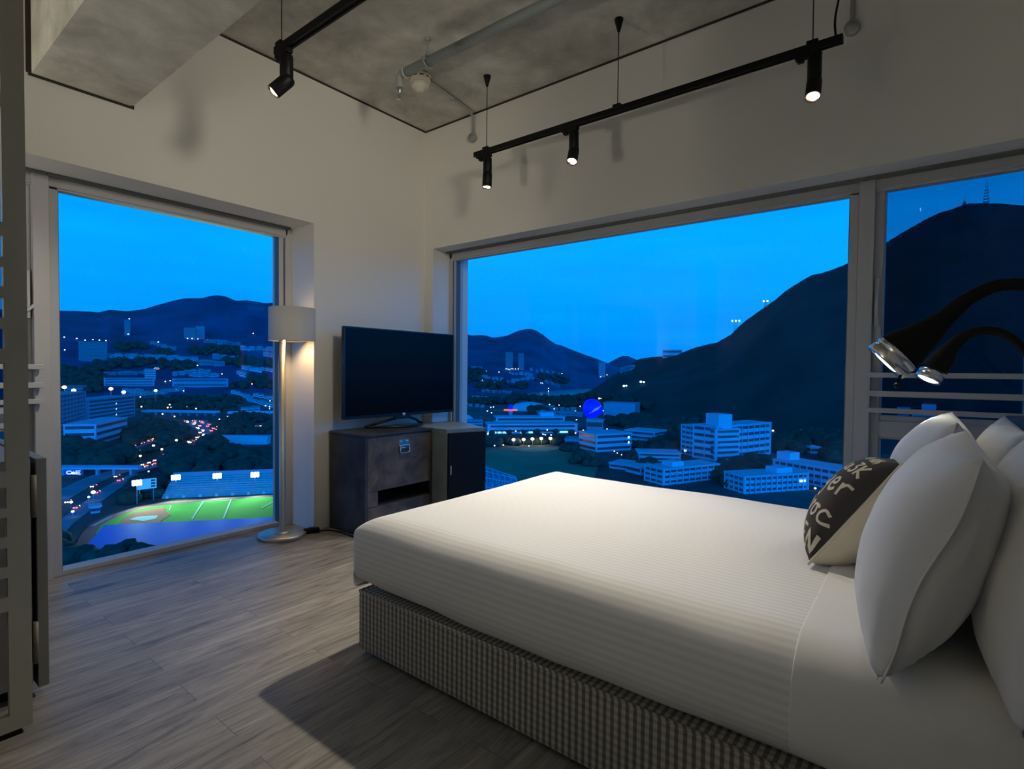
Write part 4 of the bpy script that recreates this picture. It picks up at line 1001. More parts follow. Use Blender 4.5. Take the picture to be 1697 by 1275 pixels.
# --- seen in the wide window
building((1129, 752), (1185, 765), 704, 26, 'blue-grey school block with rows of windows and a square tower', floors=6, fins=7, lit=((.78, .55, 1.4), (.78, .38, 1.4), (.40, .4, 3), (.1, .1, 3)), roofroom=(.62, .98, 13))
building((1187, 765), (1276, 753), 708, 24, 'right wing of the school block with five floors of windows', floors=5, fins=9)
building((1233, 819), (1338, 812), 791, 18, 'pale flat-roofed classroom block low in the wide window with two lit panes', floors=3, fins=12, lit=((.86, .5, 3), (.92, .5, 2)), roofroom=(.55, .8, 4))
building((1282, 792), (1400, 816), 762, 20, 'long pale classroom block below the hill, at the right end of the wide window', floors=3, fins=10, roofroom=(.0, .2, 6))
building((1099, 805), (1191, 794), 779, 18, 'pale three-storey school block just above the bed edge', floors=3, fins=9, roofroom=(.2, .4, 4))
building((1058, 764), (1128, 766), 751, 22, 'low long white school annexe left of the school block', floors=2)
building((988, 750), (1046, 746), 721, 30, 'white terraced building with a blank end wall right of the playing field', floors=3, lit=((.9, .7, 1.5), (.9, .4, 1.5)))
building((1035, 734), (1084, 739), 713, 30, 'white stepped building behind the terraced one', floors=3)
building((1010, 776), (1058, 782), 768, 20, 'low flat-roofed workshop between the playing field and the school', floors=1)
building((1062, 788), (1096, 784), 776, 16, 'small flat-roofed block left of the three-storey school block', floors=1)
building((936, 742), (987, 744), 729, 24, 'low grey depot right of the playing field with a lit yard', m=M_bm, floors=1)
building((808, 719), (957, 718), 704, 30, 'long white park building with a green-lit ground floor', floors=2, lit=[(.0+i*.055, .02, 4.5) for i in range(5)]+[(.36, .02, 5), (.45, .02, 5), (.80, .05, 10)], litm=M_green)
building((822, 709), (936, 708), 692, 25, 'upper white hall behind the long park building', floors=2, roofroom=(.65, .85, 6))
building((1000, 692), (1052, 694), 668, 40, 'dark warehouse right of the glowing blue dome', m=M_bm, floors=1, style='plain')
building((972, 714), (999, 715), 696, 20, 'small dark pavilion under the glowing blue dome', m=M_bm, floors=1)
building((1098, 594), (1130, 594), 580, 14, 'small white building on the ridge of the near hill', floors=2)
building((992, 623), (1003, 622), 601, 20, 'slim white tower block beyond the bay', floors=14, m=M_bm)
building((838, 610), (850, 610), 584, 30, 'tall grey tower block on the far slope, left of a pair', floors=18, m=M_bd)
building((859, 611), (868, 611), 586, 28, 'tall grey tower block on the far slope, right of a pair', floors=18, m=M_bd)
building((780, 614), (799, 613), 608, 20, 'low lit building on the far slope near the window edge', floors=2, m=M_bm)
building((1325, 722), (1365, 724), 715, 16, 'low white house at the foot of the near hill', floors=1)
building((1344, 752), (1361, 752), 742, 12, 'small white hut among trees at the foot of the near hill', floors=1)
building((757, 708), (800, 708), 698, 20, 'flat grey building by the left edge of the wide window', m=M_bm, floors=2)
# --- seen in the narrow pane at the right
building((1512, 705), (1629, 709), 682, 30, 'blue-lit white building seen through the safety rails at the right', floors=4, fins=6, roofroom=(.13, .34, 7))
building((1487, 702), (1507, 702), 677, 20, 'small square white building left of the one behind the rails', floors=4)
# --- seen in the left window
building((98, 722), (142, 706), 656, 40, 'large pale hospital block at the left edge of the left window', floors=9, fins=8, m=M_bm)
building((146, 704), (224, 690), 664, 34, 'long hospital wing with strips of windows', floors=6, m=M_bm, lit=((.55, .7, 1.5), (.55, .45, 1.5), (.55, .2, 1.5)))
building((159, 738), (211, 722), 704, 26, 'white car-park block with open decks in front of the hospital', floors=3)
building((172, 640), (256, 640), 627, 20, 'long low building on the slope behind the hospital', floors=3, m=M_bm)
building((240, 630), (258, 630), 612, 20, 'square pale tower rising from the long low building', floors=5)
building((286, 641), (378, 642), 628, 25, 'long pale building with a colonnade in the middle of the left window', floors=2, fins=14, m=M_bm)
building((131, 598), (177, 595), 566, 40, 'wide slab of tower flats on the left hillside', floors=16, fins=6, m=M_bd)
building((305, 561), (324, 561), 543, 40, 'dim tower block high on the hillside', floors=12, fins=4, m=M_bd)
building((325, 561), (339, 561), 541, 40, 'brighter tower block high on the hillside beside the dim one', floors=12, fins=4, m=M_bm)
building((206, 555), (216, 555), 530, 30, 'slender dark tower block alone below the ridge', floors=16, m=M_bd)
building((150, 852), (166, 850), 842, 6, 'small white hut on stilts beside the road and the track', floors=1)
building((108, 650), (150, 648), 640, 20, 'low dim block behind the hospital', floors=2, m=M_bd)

# houses: small pitched roofs in clusters
def house_proto(m, label, group):
    root = empty('house', (0, 0, 0), label, 'house', group)
    MB().box(-5, 5, -4, 4, -6, 6).build('wall', m, root)
    k = MB(); v = [(-5.5, -4.5, 6), (5.5, -4.5, 6), (5.5, 4.5, 6), (-5.5, 4.5, 6), (-5.5, 0, 8.6), (5.5, 0, 8.6)]
    bv = [k.bm.verts.new(p) for p in v]
    for f in ((0, 1, 5, 4), (2, 3, 4, 5), (0, 4, 3), (1, 2, 5), (3, 2, 1, 0)): k.bm.faces.new([bv[i] for i in f])
    k.build('roof', M_roof2, root)
    MB().box(-4, 4, -4.2, -3.9, 2.5, 4).build('window_row', M_win, root)
    return root
def cluster(pts, m, label, group, s=1.0, yaw=.3):
    pr = house_proto(m, label, group); first = True; made = []
    for i, (px, py) in enumerate(pts):
        o = pr if first else copy_tree(pr); first = False; made.append(o)
        p = put(px, py); a, _ = azel(px, py); o.location = p; sc_ = s*random.uniform(.8, 1.25)
        o.scale = (sc_, sc_, sc_); o.rotation_euler = (0, 0, a-math.pi/2+random.uniform(-yaw, yaw))
    number_from_left(made)
def rowpts(x0, y0, x1, y1, n, j=1.2): return [(x0+(x1-x0)*i/max(1, n-1)+random.uniform(-j, j), y0+(y1-y0)*i/max(1, n-1)+random.uniform(-j, j)*.5) for i in range(n)]
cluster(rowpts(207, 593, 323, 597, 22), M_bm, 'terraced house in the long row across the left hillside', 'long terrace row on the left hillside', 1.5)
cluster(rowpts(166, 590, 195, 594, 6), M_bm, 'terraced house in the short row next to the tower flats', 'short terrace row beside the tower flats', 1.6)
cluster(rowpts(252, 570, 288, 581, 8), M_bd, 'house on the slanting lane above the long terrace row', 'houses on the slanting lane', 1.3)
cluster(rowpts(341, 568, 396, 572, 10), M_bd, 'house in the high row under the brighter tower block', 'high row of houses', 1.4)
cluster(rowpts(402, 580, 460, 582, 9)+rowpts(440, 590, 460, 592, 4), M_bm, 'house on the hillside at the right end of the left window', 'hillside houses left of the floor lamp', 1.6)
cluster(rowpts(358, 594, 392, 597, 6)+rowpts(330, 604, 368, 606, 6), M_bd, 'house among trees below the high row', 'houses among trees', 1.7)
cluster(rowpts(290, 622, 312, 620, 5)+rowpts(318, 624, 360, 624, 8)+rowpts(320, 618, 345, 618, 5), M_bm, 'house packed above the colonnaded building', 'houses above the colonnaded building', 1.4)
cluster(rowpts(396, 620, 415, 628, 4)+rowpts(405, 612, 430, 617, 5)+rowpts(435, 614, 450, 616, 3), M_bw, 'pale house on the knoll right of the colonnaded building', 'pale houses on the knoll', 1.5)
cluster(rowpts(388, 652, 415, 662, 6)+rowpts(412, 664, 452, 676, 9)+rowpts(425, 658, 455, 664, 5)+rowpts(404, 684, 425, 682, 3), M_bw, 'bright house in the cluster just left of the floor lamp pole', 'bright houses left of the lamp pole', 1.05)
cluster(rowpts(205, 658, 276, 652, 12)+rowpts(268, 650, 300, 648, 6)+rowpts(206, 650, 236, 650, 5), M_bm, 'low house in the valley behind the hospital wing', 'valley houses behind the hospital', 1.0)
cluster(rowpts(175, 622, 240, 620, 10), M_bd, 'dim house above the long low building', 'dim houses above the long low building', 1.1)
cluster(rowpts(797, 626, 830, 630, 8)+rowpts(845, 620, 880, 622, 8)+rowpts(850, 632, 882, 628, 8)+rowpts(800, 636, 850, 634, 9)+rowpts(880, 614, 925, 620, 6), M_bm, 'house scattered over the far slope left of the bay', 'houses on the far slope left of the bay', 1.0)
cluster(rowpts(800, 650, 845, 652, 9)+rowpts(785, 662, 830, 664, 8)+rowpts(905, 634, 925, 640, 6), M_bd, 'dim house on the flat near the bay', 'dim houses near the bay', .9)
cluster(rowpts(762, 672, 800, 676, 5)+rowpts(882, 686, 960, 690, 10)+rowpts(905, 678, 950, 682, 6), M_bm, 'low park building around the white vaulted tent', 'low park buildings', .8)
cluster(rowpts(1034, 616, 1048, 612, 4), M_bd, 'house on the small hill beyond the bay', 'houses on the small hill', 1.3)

# ------------------------------------------------------------ special structures
# white vaulted tent
a, b = put(856, 680), put(900, 682); u = (b-a); L_ = u.length; u.normalize(); n_ = Vector((-u.y, u.x, 0)); D = math.hypot(a.x-EYE.x, a.y-EYE.y); hh = 15*D/894
root = empty('vaulted_tent', tuple((a+b)/2), 'pale vaulted tent roof near the bay', 'tent')
def vf(s, t): 
    ang = t*math.pi; return a+u*(L_*s)+Vector((0, 0, hh*math.sin(ang)*(.75+.25*math.sin(s*math.pi))))+n_*(math.cos(ang)*hh*1.1)
k = MB(); k.grid(vf, 12, 14); k.build('canopy', M_bw, root)
k = MB(); k.bm.faces.new([k.bm.verts.new(vf(0, t/10)) for t in range(11)]); k.build('end_wall', M_litw, root)
# dome at the window edge
p = put(771, 700); D = math.hypot(p.x-EYE.x, p.y-EYE.y)
k = MB(); k.lathe([(15*D/894*math.cos(i*math.pi/20), 13*D/894*math.sin(i*math.pi/20)) for i in range(11)], c=p, seg=24); tag(k.build('white_dome', M_bw), 'white dome above the minibar cabinet corner', 'dome')
# glowing blue shell
p = put(982, 700); D = math.hypot(p.x-EYE.x, p.y-EYE.y); sc_ = D/894
root = empty('glowing_dome', tuple(p), 'glowing blue rounded dome with pale streaks, brightest thing near the bay', 'dome')
M_bluelit = mat('blue_lit_shell', (0, 0, .3), .5, emit=(0.0, 0.01, 1.0), estr=.95, light=False); M_streak = mat('pale_streak', (.2, .3, 1), .5, emit=(.12, .2, 1), estr=.8, light=False)
T = Matrix.Translation(p+Vector((0, 0, 21*sc_))) @ Matrix.Rotation(azel(982, 680)[0]-math.pi/2, 4, 'Z') @ Matrix.Rotation(-.5, 4, 'Y')
k = MB(); k.lathe([(16*sc_*math.sin(i*math.pi/12), -18*sc_*math.cos(i*math.pi/12)) for i in range(3, 13)], M=T, seg=24); k.build('shell', M_bluelit, root)
T2 = Matrix.Translation(p+Vector((0, 0, 0))) @ Matrix.Rotation(azel(982, 680)[0]-math.pi/2, 4, 'Z')
k = MB(); k.lathe([(9*sc_, 0), (7*sc_, 6*sc_), (9*sc_, 14*sc_)], M=T2, seg=16); k.build('base', M_bm, root)
for i in range(5):
    o = Vector((-5*sc_+i*3.0*sc_, -16.5*sc_*math.cos((i-2)*.25), 10*sc_+i*1.6*sc_)); MB().tube([T2 @ (o+Vector((0, 0, 5*sc_))), T2 @ (o+Vector((6*sc_, .5*sc_, 12*sc_)))], .45*sc_, 6).build('streak', M_streak, root)
# red neon sign tower
p = put(846, 696); D = math.hypot(p.x-EYE.x, p.y-EYE.y); sc_ = D/894; az_ = azel(846, 680)[0]-math.pi/2
T = Matrix.Translation(p) @ Matrix.Rotation(az_, 4, 'Z')
root = empty('neon_tower', tuple(p), 'small tower with a red neon bar and a blue glowing tip', 'tower')
MB().lathe([(4*sc_, 0), (2.5*sc_, 8*sc_), (3.6*sc_, 14*sc_), (0, 14*sc_)], M=T, seg=12).build('shaft', M_bm, root)
MB().box(-11*sc_, 11*sc_, -2*sc_, 2*sc_, 15*sc_, 17.4*sc_, M=T).build('neon_bar', mat('red_neon', (1, 0, 0), .5, emit=(1, .10, .16), estr=1.6, light=False), root)
MB().lathe([(4*sc_, 17.4*sc_), (3.6*sc_, 21*sc_), (1*sc_, 26*sc_), (0, 27*sc_)], M=T, seg=12).build('glowing_tip', M_bluelit, root)
# latticed roof of a stadium at the left end of the playing field
a_ = put(803, 815); D = math.hypot(a_.x-EYE.x, a_.y-EYE.y); sc_ = D/894
root = empty('lattice_roof', tuple(a_), 'curved white lattice roof at the left corner of the playing field', 'roof')
e0 = quad_from([(790, 768), (850, 800)], GZ+9); e1 = quad_from([(770, 850), (862, 850)], GZ+2)
def lr(s, t):
    return e0[0].lerp(e0[1], s).lerp(e1[0].lerp(e1[1], s), t)+Vector((0, 0, 10*math.sin(t*math.pi)))
sh_ = MB(); sh_.grid(lambda s, t: lr(s, t)-Vector((0, 0, .6)), 12, 10); sh_.build('roof_skin', M_bm, root)
k = MB()
for i in range(9):
    k.tube([lr(i/8, t/8) for t in range(9)], .35, 5); k.tube([lr(t/8, i/8) for t in range(9)], .35, 5)
    k.tube([lr(min(1, i/8+t/16), t/8) for t in range(9)], .25, 5)
k.build('lattice', M_bw, root)
# viaducts
def viaduct(A, B, dz, label, wd=10, n=6, lamps=0, name='viaduct', th=2.2, rail=False):
    a, b = put(*A), put(*B); a.z = b.z = GZ; u = (b-a); L_ = u.length; u.normalize(); n_ = Vector((-u.y, u.x, 0))
    T = Matrix(((u.x, n_.x, 0, a.x), (u.y, n_.y, 0, a.y), (0, 0, 1, GZ), (0, 0, 0, 1)))
    root = empty(name, tuple((a+b)/2), label, 'bridge')
    MB().box(0, L_, -wd/2, wd/2, dz-th, dz, M=T).build('deck', M_bw, root)
    MB().box(0, L_, -wd/2-.2, -wd/2, dz, dz+1.2, M=T).box(0, L_, wd/2, wd/2+.2, dz, dz+1.2, M=T).build('parapet', M_bw if not rail else M_bm, root)
    for i in range(n): MB().box((i+.5)*L_/n-.8, (i+.5)*L_/n+.8, -wd*.3, wd*.3, 0, dz-th, M=T).build('pier', M_bm, root)
    return T, L_, root
viaduct((238, 688), (362, 690), 7, 'long pale elevated railway line across the middle of the left window', 9, 9)
viaduct((378, 691), (470, 690), 7, 'short pale elevated line just left of the floor lamp', 9, 6)
T, L_, fb = viaduct((92, 788), (232, 788), 5.6, 'pale footbridge across the road at the left edge of the left window', 4, 5, name='footbridge', th=1.2, rail=True)
# blue road sign with white characters, hung below the bridge
k = MB(); k.box(L_*.14, L_*.32, -2.6, -2.3, .8, 4.2, M=T); 
sg = k.build('road_sign', mat('blue_sign', (0, .05, .5), .5, emit=(0, .10, .85), estr=.6, light=False)); tag(sg, 'blue road sign with white characters under the footbridge', 'sign')
M_sgw = mat('sign_white', (1, 1, 1), .5, emit=(.9, .95, 1), estr=1.1, light=False)
for i, ch in enumerate(('C', 'e', 'E')):
    m_ = MB(); x0_ = L_*(.16+.055*i)
    for st_ in G[ch]:
        pts = [T @ Vector((x0_+p_[0]*4.2, -2.75, 1.4+p_[1]*2.2)) for p_ in st_]; m_.tube(pts, .22, 5)
    m_.build('character', M_sgw, sg)
# canopy roof
root, T, L_, Hh = building((363, 737), (443, 737), 724, 9, 'long pale canopy roof near the floor lamp with rows of benches in front', floors=1, style='plain', name='canopy')
# scoreboard
p = put(243, 831); D = math.hypot(p.x-EYE.x, p.y-EYE.y); sc_ = D/894; T = Matrix.Translation(p) @ Matrix.Rotation(azel(243, 800)[0]-math.pi/2+.15, 4, 'Z')
root = empty('scoreboard', tuple(p), 'pale blue scoreboard on posts right of the leftmost floodlight', 'scoreboard')
MB().box(-11.5*sc_, 11.5*sc_, -.3, .3, 17*sc_, 31*sc_, M=T).build('board', mat('board_blue', (.3, .6, .8), .6, emit=(.05, .4, .8), estr=.35, light=False), root)
for sx_ in (-8, 8): MB().box((sx_-.5)*sc_, (sx_+.5)*sc_, -.2, .2, 0, 17*sc_, M=T).build('post', M_pole, root)
for i in range(3): MB().box(5*sc_, 10*sc_, -.5, -.3, (19+4*i)*sc_, (21.5+4*i)*sc_, M=T).build('score_panel', M_win, root)
# cable car pylons and the mast on the hill
def pylon(px, py, hpx, label, lights, name='cable_car_pylon', cat='pylon'):
    b = put(px, py); D = math.hypot(b.x-EYE.x, b.y-EYE.y); sc_ = D/894; T = Matrix.Translation(b) @ Matrix.Rotation(azel(px, py)[0]-math.pi/2, 4, 'Z')
    root = empty(name, tuple(b), label, cat)
    k = MB(); w_ = 3*sc_
    for sx_ in (-1, 1):
        for sy_ in (-1, 1): k.tube([T @ Vector((sx_*w_, sy_*w_, -3)), T @ Vector((sx_*w_*.3, sy_*w_*.3, hpx*sc_))], .22*sc_, 5)
    for i in range(1, 7):
        z = hpx*sc_*i/7; ww = w_*(1-.7*i/7); k.box(-ww, ww, -ww, ww, z-.08*sc_, z+.08*sc_, M=T)
    k.build('frame', M_pole, root)
    if lights:
        MB().box(-7*sc_, 7*sc_, -.3, .3, hpx*sc_, (hpx+.8)*sc_, M=T).build('cross_arm', M_pole, root)
        for dx in lights: MB().blob(T @ Vector((dx*sc_, -.6, (hpx-.5)*sc_)), 1.4*sc_, 1, 0).build('lamp', M_wl, root)
    else:
        MB().tube([T @ Vector((0, 0, hpx*sc_)), T @ Vector((0, 0, (hpx+8)*sc_))], .15*sc_, 5).build('antenna', M_pole, root)
M_wl = mat('cool_lamp', (1, 1, 1), .5, emit=(.75, 1, .95), estr=3, light=False)
M_yl = mat('sodium_lamp', (1, 1, 1), .5, emit=(1, .75, .30), estr=4, light=False)
M_ol = mat('orange_lamp', (1, 1, 1), .5, emit=(1, .62, .28), estr=3.5, light=False)
M_rl = mat('tail_lamp', (1, .1, .1), .5, emit=(1, .14, .20), estr=2.5, light=False)
pylon(1219, 551, 18, 'cable car pylon with two lamps on the near hill, lower one', (-5, 0, 5))
pylon(1269, 511, 11, 'cable car pylon with lamps on the near hill, higher one', (-3, 2))
pylon(1634, 340, 26, 'tall lattice radio mast on the hilltop at the right', (), 'radio_mast', 'mast')
pylon(1598, 343, 8, 'short lattice radio mast left of the tall one on the hilltop', (), 'radio_mast', 'mast')

# ------------------------------------------------------------ woodland masses and single trees
def wood(name_label, pts, r, n, spread, sub=1, lift=0):
    k = MB()
    for i in range(n):
        px, py = random.choice(pts); px += random.uniform(-spread[0], spread[0]); py += random.uniform(-spread[1], spread[1])
        p = put(px, py); rr = r*random.uniform(.6, 1.35); k.blob(p+Vector((0, 0, rr*.55+lift*random.random())), rr, sub, .22, .8, seed=i)
    o = k.build('woodland', M_leaf, smooth=True); return tag(o, name_label, 'trees', None, 'stuff')
wood('dark mass of trees at the lower left behind the footbridge', [(110, 770), (125, 760), (140, 750), (150, 770), (180, 770), (200, 762), (165, 755), (120, 740)], 6.5, 130, (14, 8), 2)
wood('dark trees in the bottom left corner of the left window', [(95, 940), (105, 960), (100, 980), (115, 990), (90, 960), (125, 1000), (88, 925)], 3.4, 240, (10, 14), 2, 3)
wood('trees below the blue grandstand roof', [(110, 990), (150, 995), (190, 1000), (230, 990), (280, 990), (340, 985), (300, 1005), (200, 1010), (380, 1010), (430, 1020)], 3.2, 420, (22, 8), 2, 13)
wood('dark trees between the road and the seating bank', [(228, 806), (240, 800), (252, 822), (236, 812), (246, 808), (256, 812), (222, 822), (212, 832)], 3.6, 150, (8, 4), 2)
wood('dark hillside trees above the seating bank', [(290, 775), (330, 770), (370, 772), (410, 775), (445, 778), (300, 785), (350, 785), (400, 788), (440, 788), (320, 760), (380, 760), (430, 762), (300, 760)], 6.5, 260, (16, 8), 2)
wood('dark trees around the curving road in the left window', [(215, 720), (235, 712), (255, 705), (245, 722), (225, 735), (275, 715), (300, 724), (280, 735), (380, 715), (410, 718), (440, 716), (365, 735), (350, 745), (395, 698), (430, 698)], 6.5, 240, (13, 6))
wood('band of trees between the pale building and the elevated line', [(240, 672), (270, 668), (300, 664), (330, 664), (360, 664), (385, 668), (375, 680), (340, 676), (300, 676), (260, 680)], 7, 220, (14, 5))
wood('trees on the slope behind the hospital', [(110, 620), (130, 625), (150, 618), (160, 632), (120, 640), (150, 645), (200, 605), (170, 610), (240, 605), (280, 608), (310, 610)], 12, 220, (14, 6))
wood('wooded slope among the houses of the left hillside', [(330, 585), (350, 582), (380, 585), (385, 600), (400, 605), (420, 600), (440, 605), (400, 640), (440, 640), (425, 630), (270, 588), (230, 575), (205, 578)], 12, 220, (14, 5))
wood('long dark belt of trees in front of the bay', [(785, 668), (815, 668), (840, 668), (865, 660), (895, 664), (925, 664), (955, 662), (985, 660), (1010, 662), (1030, 668), (1060, 676), (925, 672), (890, 684), (955, 672)], 8, 330, (16, 3))
wood('trees among the houses on the far slope', [(800, 645), (820, 640), (860, 642), (905, 628), (930, 632), (780, 630), (790, 620)], 11, 120, (18, 5))
wood('trees right of the glowing dome at the foot of the near hill', [(1020, 700), (1050, 705), (1085, 705), (1110, 712), (1095, 725), (1070, 715), (1120, 735), (1100, 745), (1060, 700), (1140, 705), (1180, 700)], 7, 260, (14, 6), 2)
wood('dark trees between the school and the classroom blocks', [(1200, 785), (1215, 790), (1230, 790), (1210, 805), (1235, 800), (1190, 790), (1250, 780), (1225, 778), (1245, 770), (1270, 772)], 5.5, 130, (8, 6), 2)
wood('trees around the small white hut under the near hill', [(1290, 735), (1310, 730), (1330, 735), (1370, 735), (1390, 745), (1300, 745), (1380, 760), (1330, 748), (1390, 730), (1350, 728), (1400, 760)], 6, 200, (12, 6), 2)
wood('trees in front of the school annexe', [(1080, 775), (1070, 780), (1085, 785), (1062, 745), (1090, 748), (1110, 752), (1045, 762)], 4.5, 70, (7, 4), 2)
wood('dark trees behind the playing field', [(800, 740), (820, 738), (850, 736), (880, 735), (905, 735), (925, 736), (945, 748), (965, 760), (980, 772), (955, 768)], 4.5, 170, (9, 2.2), 2)
wood('low trees before the building seen through the safety rails at the right', [(1480, 724), (1520, 726), (1560, 726), (1600, 727), (1640, 726), (1470, 725)], 2.6, 110, (20, 2))
def tree_proto(label, group, r=4.0):
    root = empty('tree', (0, 0, 0), label, 'tree', group)
    MB().tube([(0, 0, -1), (.2, 0, r*1.1)], [.4, .25], 7).build('trunk', M_trunk, root)
    k = MB()
    for i in range(6): k.blob((random.uniform(-1, 1)*r*.45, random.uniform(-1, 1)*r*.45, r*1.5+random.uniform(-.4, .6)*r*.5), r*random.uniform(.5, .75), 2, .2, .85, i)
    k.build('crown', M_leaf, root, smooth=True); return root
def trees(pts, label, group, r=4.0):
    pr = tree_proto(label, group, r); made = []
    for i, (a, b) in enumerate(pts):
        o = pr if i == 0 else copy_tree(pr); o.location = put(a, b); s_ = random.uniform(.85, 1.2); o.scale = (s_, s_, s_); o.rotation_euler = (0, 0, random.uniform(0, 6)); made.append(o)
    number_from_left(made)
trees([(815, 728), (843, 726), (868, 724), (890, 727), (920, 724)], 'round tree in front of the green-lit park building', 'round trees before the park building', 4.2)
trees(rowpts(212, 768, 262, 752, 9, .6), 'slim roadside tree in the row along the curving road', 'roadside trees along the curving road', 3.2)
trees([(1040, 718), (1075, 720), (945, 728), (965, 730)], 'tree beside the white terraced building', 'trees by the terraced building', 4.5)

# ------------------------------------------------------------ street lamps
def lamps(pts, m, label, group, rpx=1.0, hpx=7):
    pr = empty('street_lamp', (0, 0, 0), label, 'street lamp', group)
    MB().tube([(0, 0, -hpx), (0, 0, -.6)], .13, 5).build('post', M_pole, pr)
    MB().blob((0, 0, 0), 1.0, 2, 0, .8).build('lantern', m, pr)
    made = []
    for i, q_ in enumerate(pts):
        px, py = q_[:2]; rr = q_[2] if len(q_) > 2 else rpx; hp = q_[3] if len(q_) > 3 else hpx*rpx
        b = put(px, py+hp); D = math.hypot(b.x-EYE.x, b.y-EYE.y)
        o = pr if i == 0 else copy_tree(pr); o.location = far(px, py, D); s_ = rr*D/894; o.scale = (s_, s_, s_); made.append(o)
    number_from_left(made)
def zig(crop, sc_, pts): return [(crop[0]+a/sc_, crop[1]+b/sc_) for a, b in pts]
L6 = lambda pts: zig((90, 460), 4.35, pts)
lamps([(p[0], p[1], 2.6, 18) for p in L6([(72, 792), (140, 815), (408, 803), (500, 827)])], M_ol, 'tall orange-white street lamp standing over the hospital roofs', 'tall lamps over the hospital', 2.6, 7)
lamps([(258, 647.5, 2.2, 26)], M_wl, 'tall white street lamp with a long post right of the hospital wing', 'single tall lamp', 2.2, 12)
lamps(L6([(35, 322), (72, 430), (162, 440), (222, 452), (278, 448), (325, 452), (372, 455), (222, 478), (75, 522), (524, 320), (540, 298), (527, 347), (541, 360), (533, 408), (750, 465), (845, 538), (960, 440), (993, 441), (1035, 443), (1102, 448), (1434, 403), (855, 625), (1032, 634), (1208, 695), (1437, 608), (1405, 574), (1430, 574), (838, 578), (1598, 592)]), M_wl, 'small white street lamp high on the left hillside', 'white lamps on the left hillside', .75, 4)
lamps(L6([(645, 735), (640, 762), (800, 750), (835, 745), (856, 770), (850, 808), (878, 808), (932, 818), (395, 745), (1360, 765), (1398, 765), (1425, 768), (1482, 722), (1482, 776), (170, 800), (118, 972), (273, 1065), (620, 862), (665, 717), (680, 717), (695, 717), (1555, 890), (1522, 925), (1552, 932), (1552, 946), (1370, 950), (1398, 968), (1250, 1003), (1190, 1022)]), M_wl, 'small white street lamp in the valley of the left window', 'white lamps in the valley', .8, 4)
lamps(L6([(628, 932), (706, 926), (730, 926), (832, 917), (818, 938), (842, 938), (952, 932), (1022, 946), (962, 970), (810, 968), (866, 1002), (780, 985), (785, 1096), (680, 1120), (644, 1120), (643, 1146), (572, 1163), (1175, 1075), (1203, 1073), (1168, 1098), (1357, 1040), (1382, 1065), (1293, 1080), (1073, 1108), (1076, 1132), (1040, 1088)]), M_yl, 'warm street lamp near the elevated line and the curving road', 'warm lamps by the curving road', 1.0, 5)
L7 = lambda pts: zig((90, 700), 4.35, pts)
lamps(L7([(255, 250), (460, 262), (478, 318), (620, 208), (620, 243), (572, 120), (715, 168), (775, 195), (880, 130), (1370, 275), (1303, 357), (1273, 406), (42, 400), (42, 508)]), M_yl, 'orange street lamp beside the main road at the lower left', 'orange lamps by the main road', 1.6, 6)
lamps(L7([(780, 103), (790, 135), (818, 128), (408, 264), (700, 382), (1018, 428), (1090, 305), (1548, 404), (965, 270), (680, 354)]), M_wl, 'white street lamp between the curving road and the seating bank', 'white lamps above the seating bank', 1.1, 5)
lamps([(154.5, 816, 2.6, 16), (147, 824, 1.5, 10), (118, 832.5, 1.8, 10), (120.5, 848, 1.8, 10)], M_wl, 'white street lamp on the verge between road and running track', 'white lamps on the road verge', 2, 6)
L8 = lambda pts: zig((790, 600), 7.71, pts)
lamps([(p[0], p[1], 3.0, 11) for p in L8([(470, 995), (600, 992), (712, 985), (825, 980), (942, 978)])], M_yl, 'large glowing yellow lamp in the row behind the playing field', 'row of yellow lamps behind the playing field', 3, 4)
lamps(L8([(228, 1070), (340, 1062), (500, 885), (142, 922), (1362, 875), (1262, 910), (1213, 915), (950, 935), (1000, 822), (978, 893), (458, 852), (428, 853), (80, 865), (45, 865), (848, 925), (876, 932), (1485, 885), (1467, 832), (900, 870)]), M_yl, 'warm lamp around the park building and playing field', 'warm lamps around the park building', 1.1, 5)
lamps(L8([(312, 815), (350, 828), (682, 822), (855, 838), (958, 832), (405, 770), (448, 772), (65, 755), (712, 690), (762, 690), (805, 698), (682, 685), (1215, 638), (1262, 630), (1323, 568), (1615, 625), (1275, 740), (1665, 858), (1052, 552), (183, 462), (307, 485), (137, 628), (180, 580), (215, 575), (190, 650), (1218, 858), (1430, 983), (1183, 1058), (668, 1075), (1235, 1015), (930, 545), (990, 600)]), M_wl, 'small white lamp in the park between tent and dome', 'white lamps in the park', .95, 5)
lamps(L8([(122, 120), (285, 130), (68, 232), (375, 88), (400, 92), (418, 97), (438, 88), (460, 88), (495, 90), (530, 90), (548, 268), (588, 292), (572, 330), (640, 260), (958, 190), (1090, 148), (1018, 172), (918, 338), (916, 372), (1583, 190), (1665, 165), (1140, 215), (820, 268), (840, 272), (1620, 432), (1638, 450)]), M_wl, 'tiny white lamp on the far slope by the bay', 'tiny lamps on the far slope', .75, 3)
lamps([(1034, 640, 2.0, 5), (1038, 639.5, 1.4, 5), (1062, 633, 2, 5), (1067, 633.5, 1.5, 5), (993, 660.5, 1.6, 5), (997, 660.5, 1.3, 5)], M_wl, 'bright white lamp on the lower flank of the near hill', 'bright lamps on the near hill', 2, 3)
lamps([(1018, 748), (1023, 751), (1030, 754), (1036, 756), (1351, 809.5, 1.6), (1206, 746), (1281, 714, 1.6)], M_ol, 'small warm lamp between the school buildings', 'warm lamps between the school buildings', .9, 4)

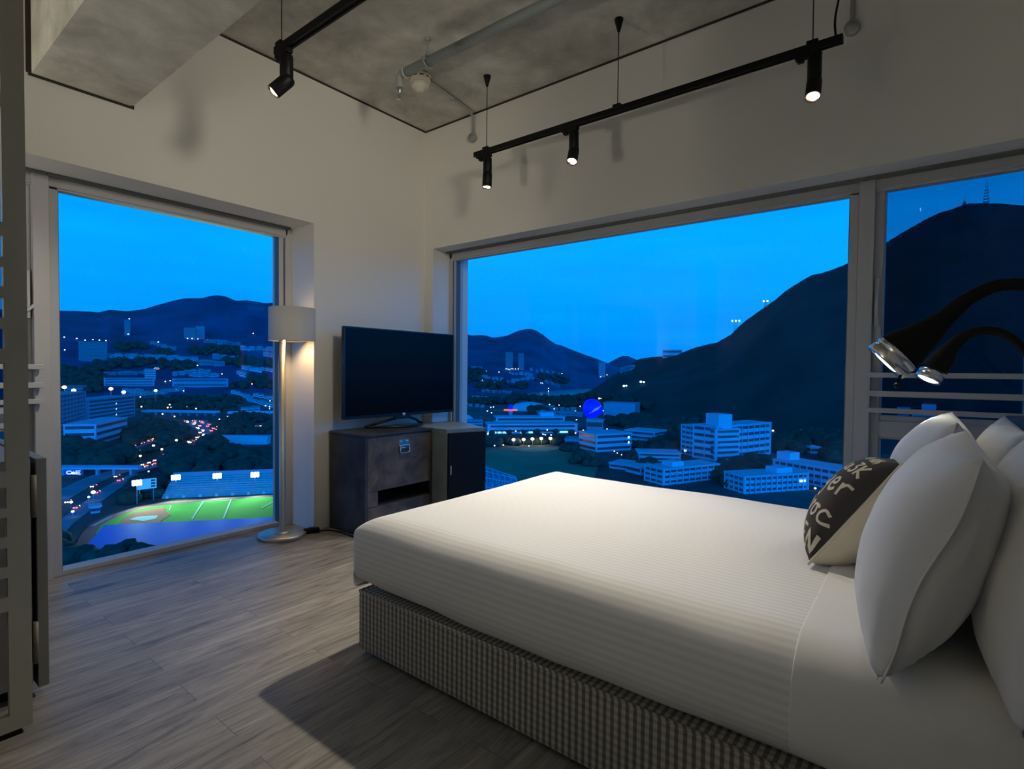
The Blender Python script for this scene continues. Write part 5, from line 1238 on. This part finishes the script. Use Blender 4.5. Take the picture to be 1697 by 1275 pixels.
# ------------------------------------------------------------ vehicles on the roads
def car_proto(label, group):
    r = empty('car', (0, 0, 0), label, 'car', group)
    k = MB(); k.box(-2.2, 2.2, -.9, .9, .35, .95); k.build('body', M_bm, r, bevel=.15)
    k = MB(); k.box(-1.2, 1.1, -.8, .8, .95, 1.5); k.build('cabin', M_win, r, bevel=.2)
    for s_ in (-.6, .6):
        MB().blob((2.3, s_, .7), .45, 1, 0).build('head_lamp', M_yl, r); MB().blob((-2.3, s_, .8), .5, 1, 0).build('tail_lamp', M_rl, r)
    for a in (-1.4, 1.4):
        for b in (-.85, .85): MB().lathe([(0, -.1), (.35, -.1), (.35, .1), (0, .1)], M=Matrix.Translation((a, b, .35)) @ Matrix.Rotation(math.pi/2, 4, 'X'), seg=10).build('wheel', M_black, r)
    return r
def cars(path, n, label, group, lanes=(-3, 3), sc_=1.3):
    pr = car_proto(label, group)
    P_ = [put(*p_) for p_ in path]; P_ = crom([tuple(p_) for p_ in P_], 12)
    made = []
    for i in range(n):
        t_ = (i+.5)/n*(len(P_)-2); j = int(t_); d_ = (P_[j+1]-P_[j]).normalized(); ln = lanes[i % len(lanes)]; nn = Vector((-d_.y, d_.x, 0))
        o = pr if i == 0 else copy_tree(pr); o.location = P_[j]+nn*ln+Vector((0, 0, .45)); o.location.z = GZ+.45
        o.rotation_euler = (0, 0, math.atan2(d_.y, d_.x)+(math.pi if ln > 0 else 0)); o.scale = (sc_,)*3; made.append(o)
    number_from_left(made)
cars([(312, 699), (330, 703), (340, 711), (345, 722), (333, 732), (318, 737)], 26, 'car with bright lamps on the curving road in the left window', 'cars on the curving road', (-4, 4, -8, 8), 1.5)
cars([(225, 778), (250, 771), (268, 763), (284, 752), (296, 744)], 16, 'car with bright lamps on the road past the slim trees', 'cars on the road past the slim trees', (-3, 3), 1.1)
cars([(178, 754), (205, 746), (237, 735), (268, 727)], 16, 'car on the side road below the car-park block', 'cars on the side road', (-2, 2), 1.2)
cars([(394, 708.5), (412, 708), (432, 708), (455, 708)], 10, 'car on the short road near the elevated line', 'cars on the short road', (-2, 2), 1.2)
cars([(105, 850), (130, 832), (160, 812), (190, 798), (215, 787)], 6, 'car on the wide main road at the lower left', 'cars on the main road', (-4, 4), 1.0)

# warm pools from the row of yellow lamps on the sand strip
for px in (851, 866, 881, 896):
    p = put(px, 739); light('yellow_lamp_light', 'POINT', p+Vector((0, 0, 7)), 2600, (1, .62, .18), shadow_soft_size=.6)
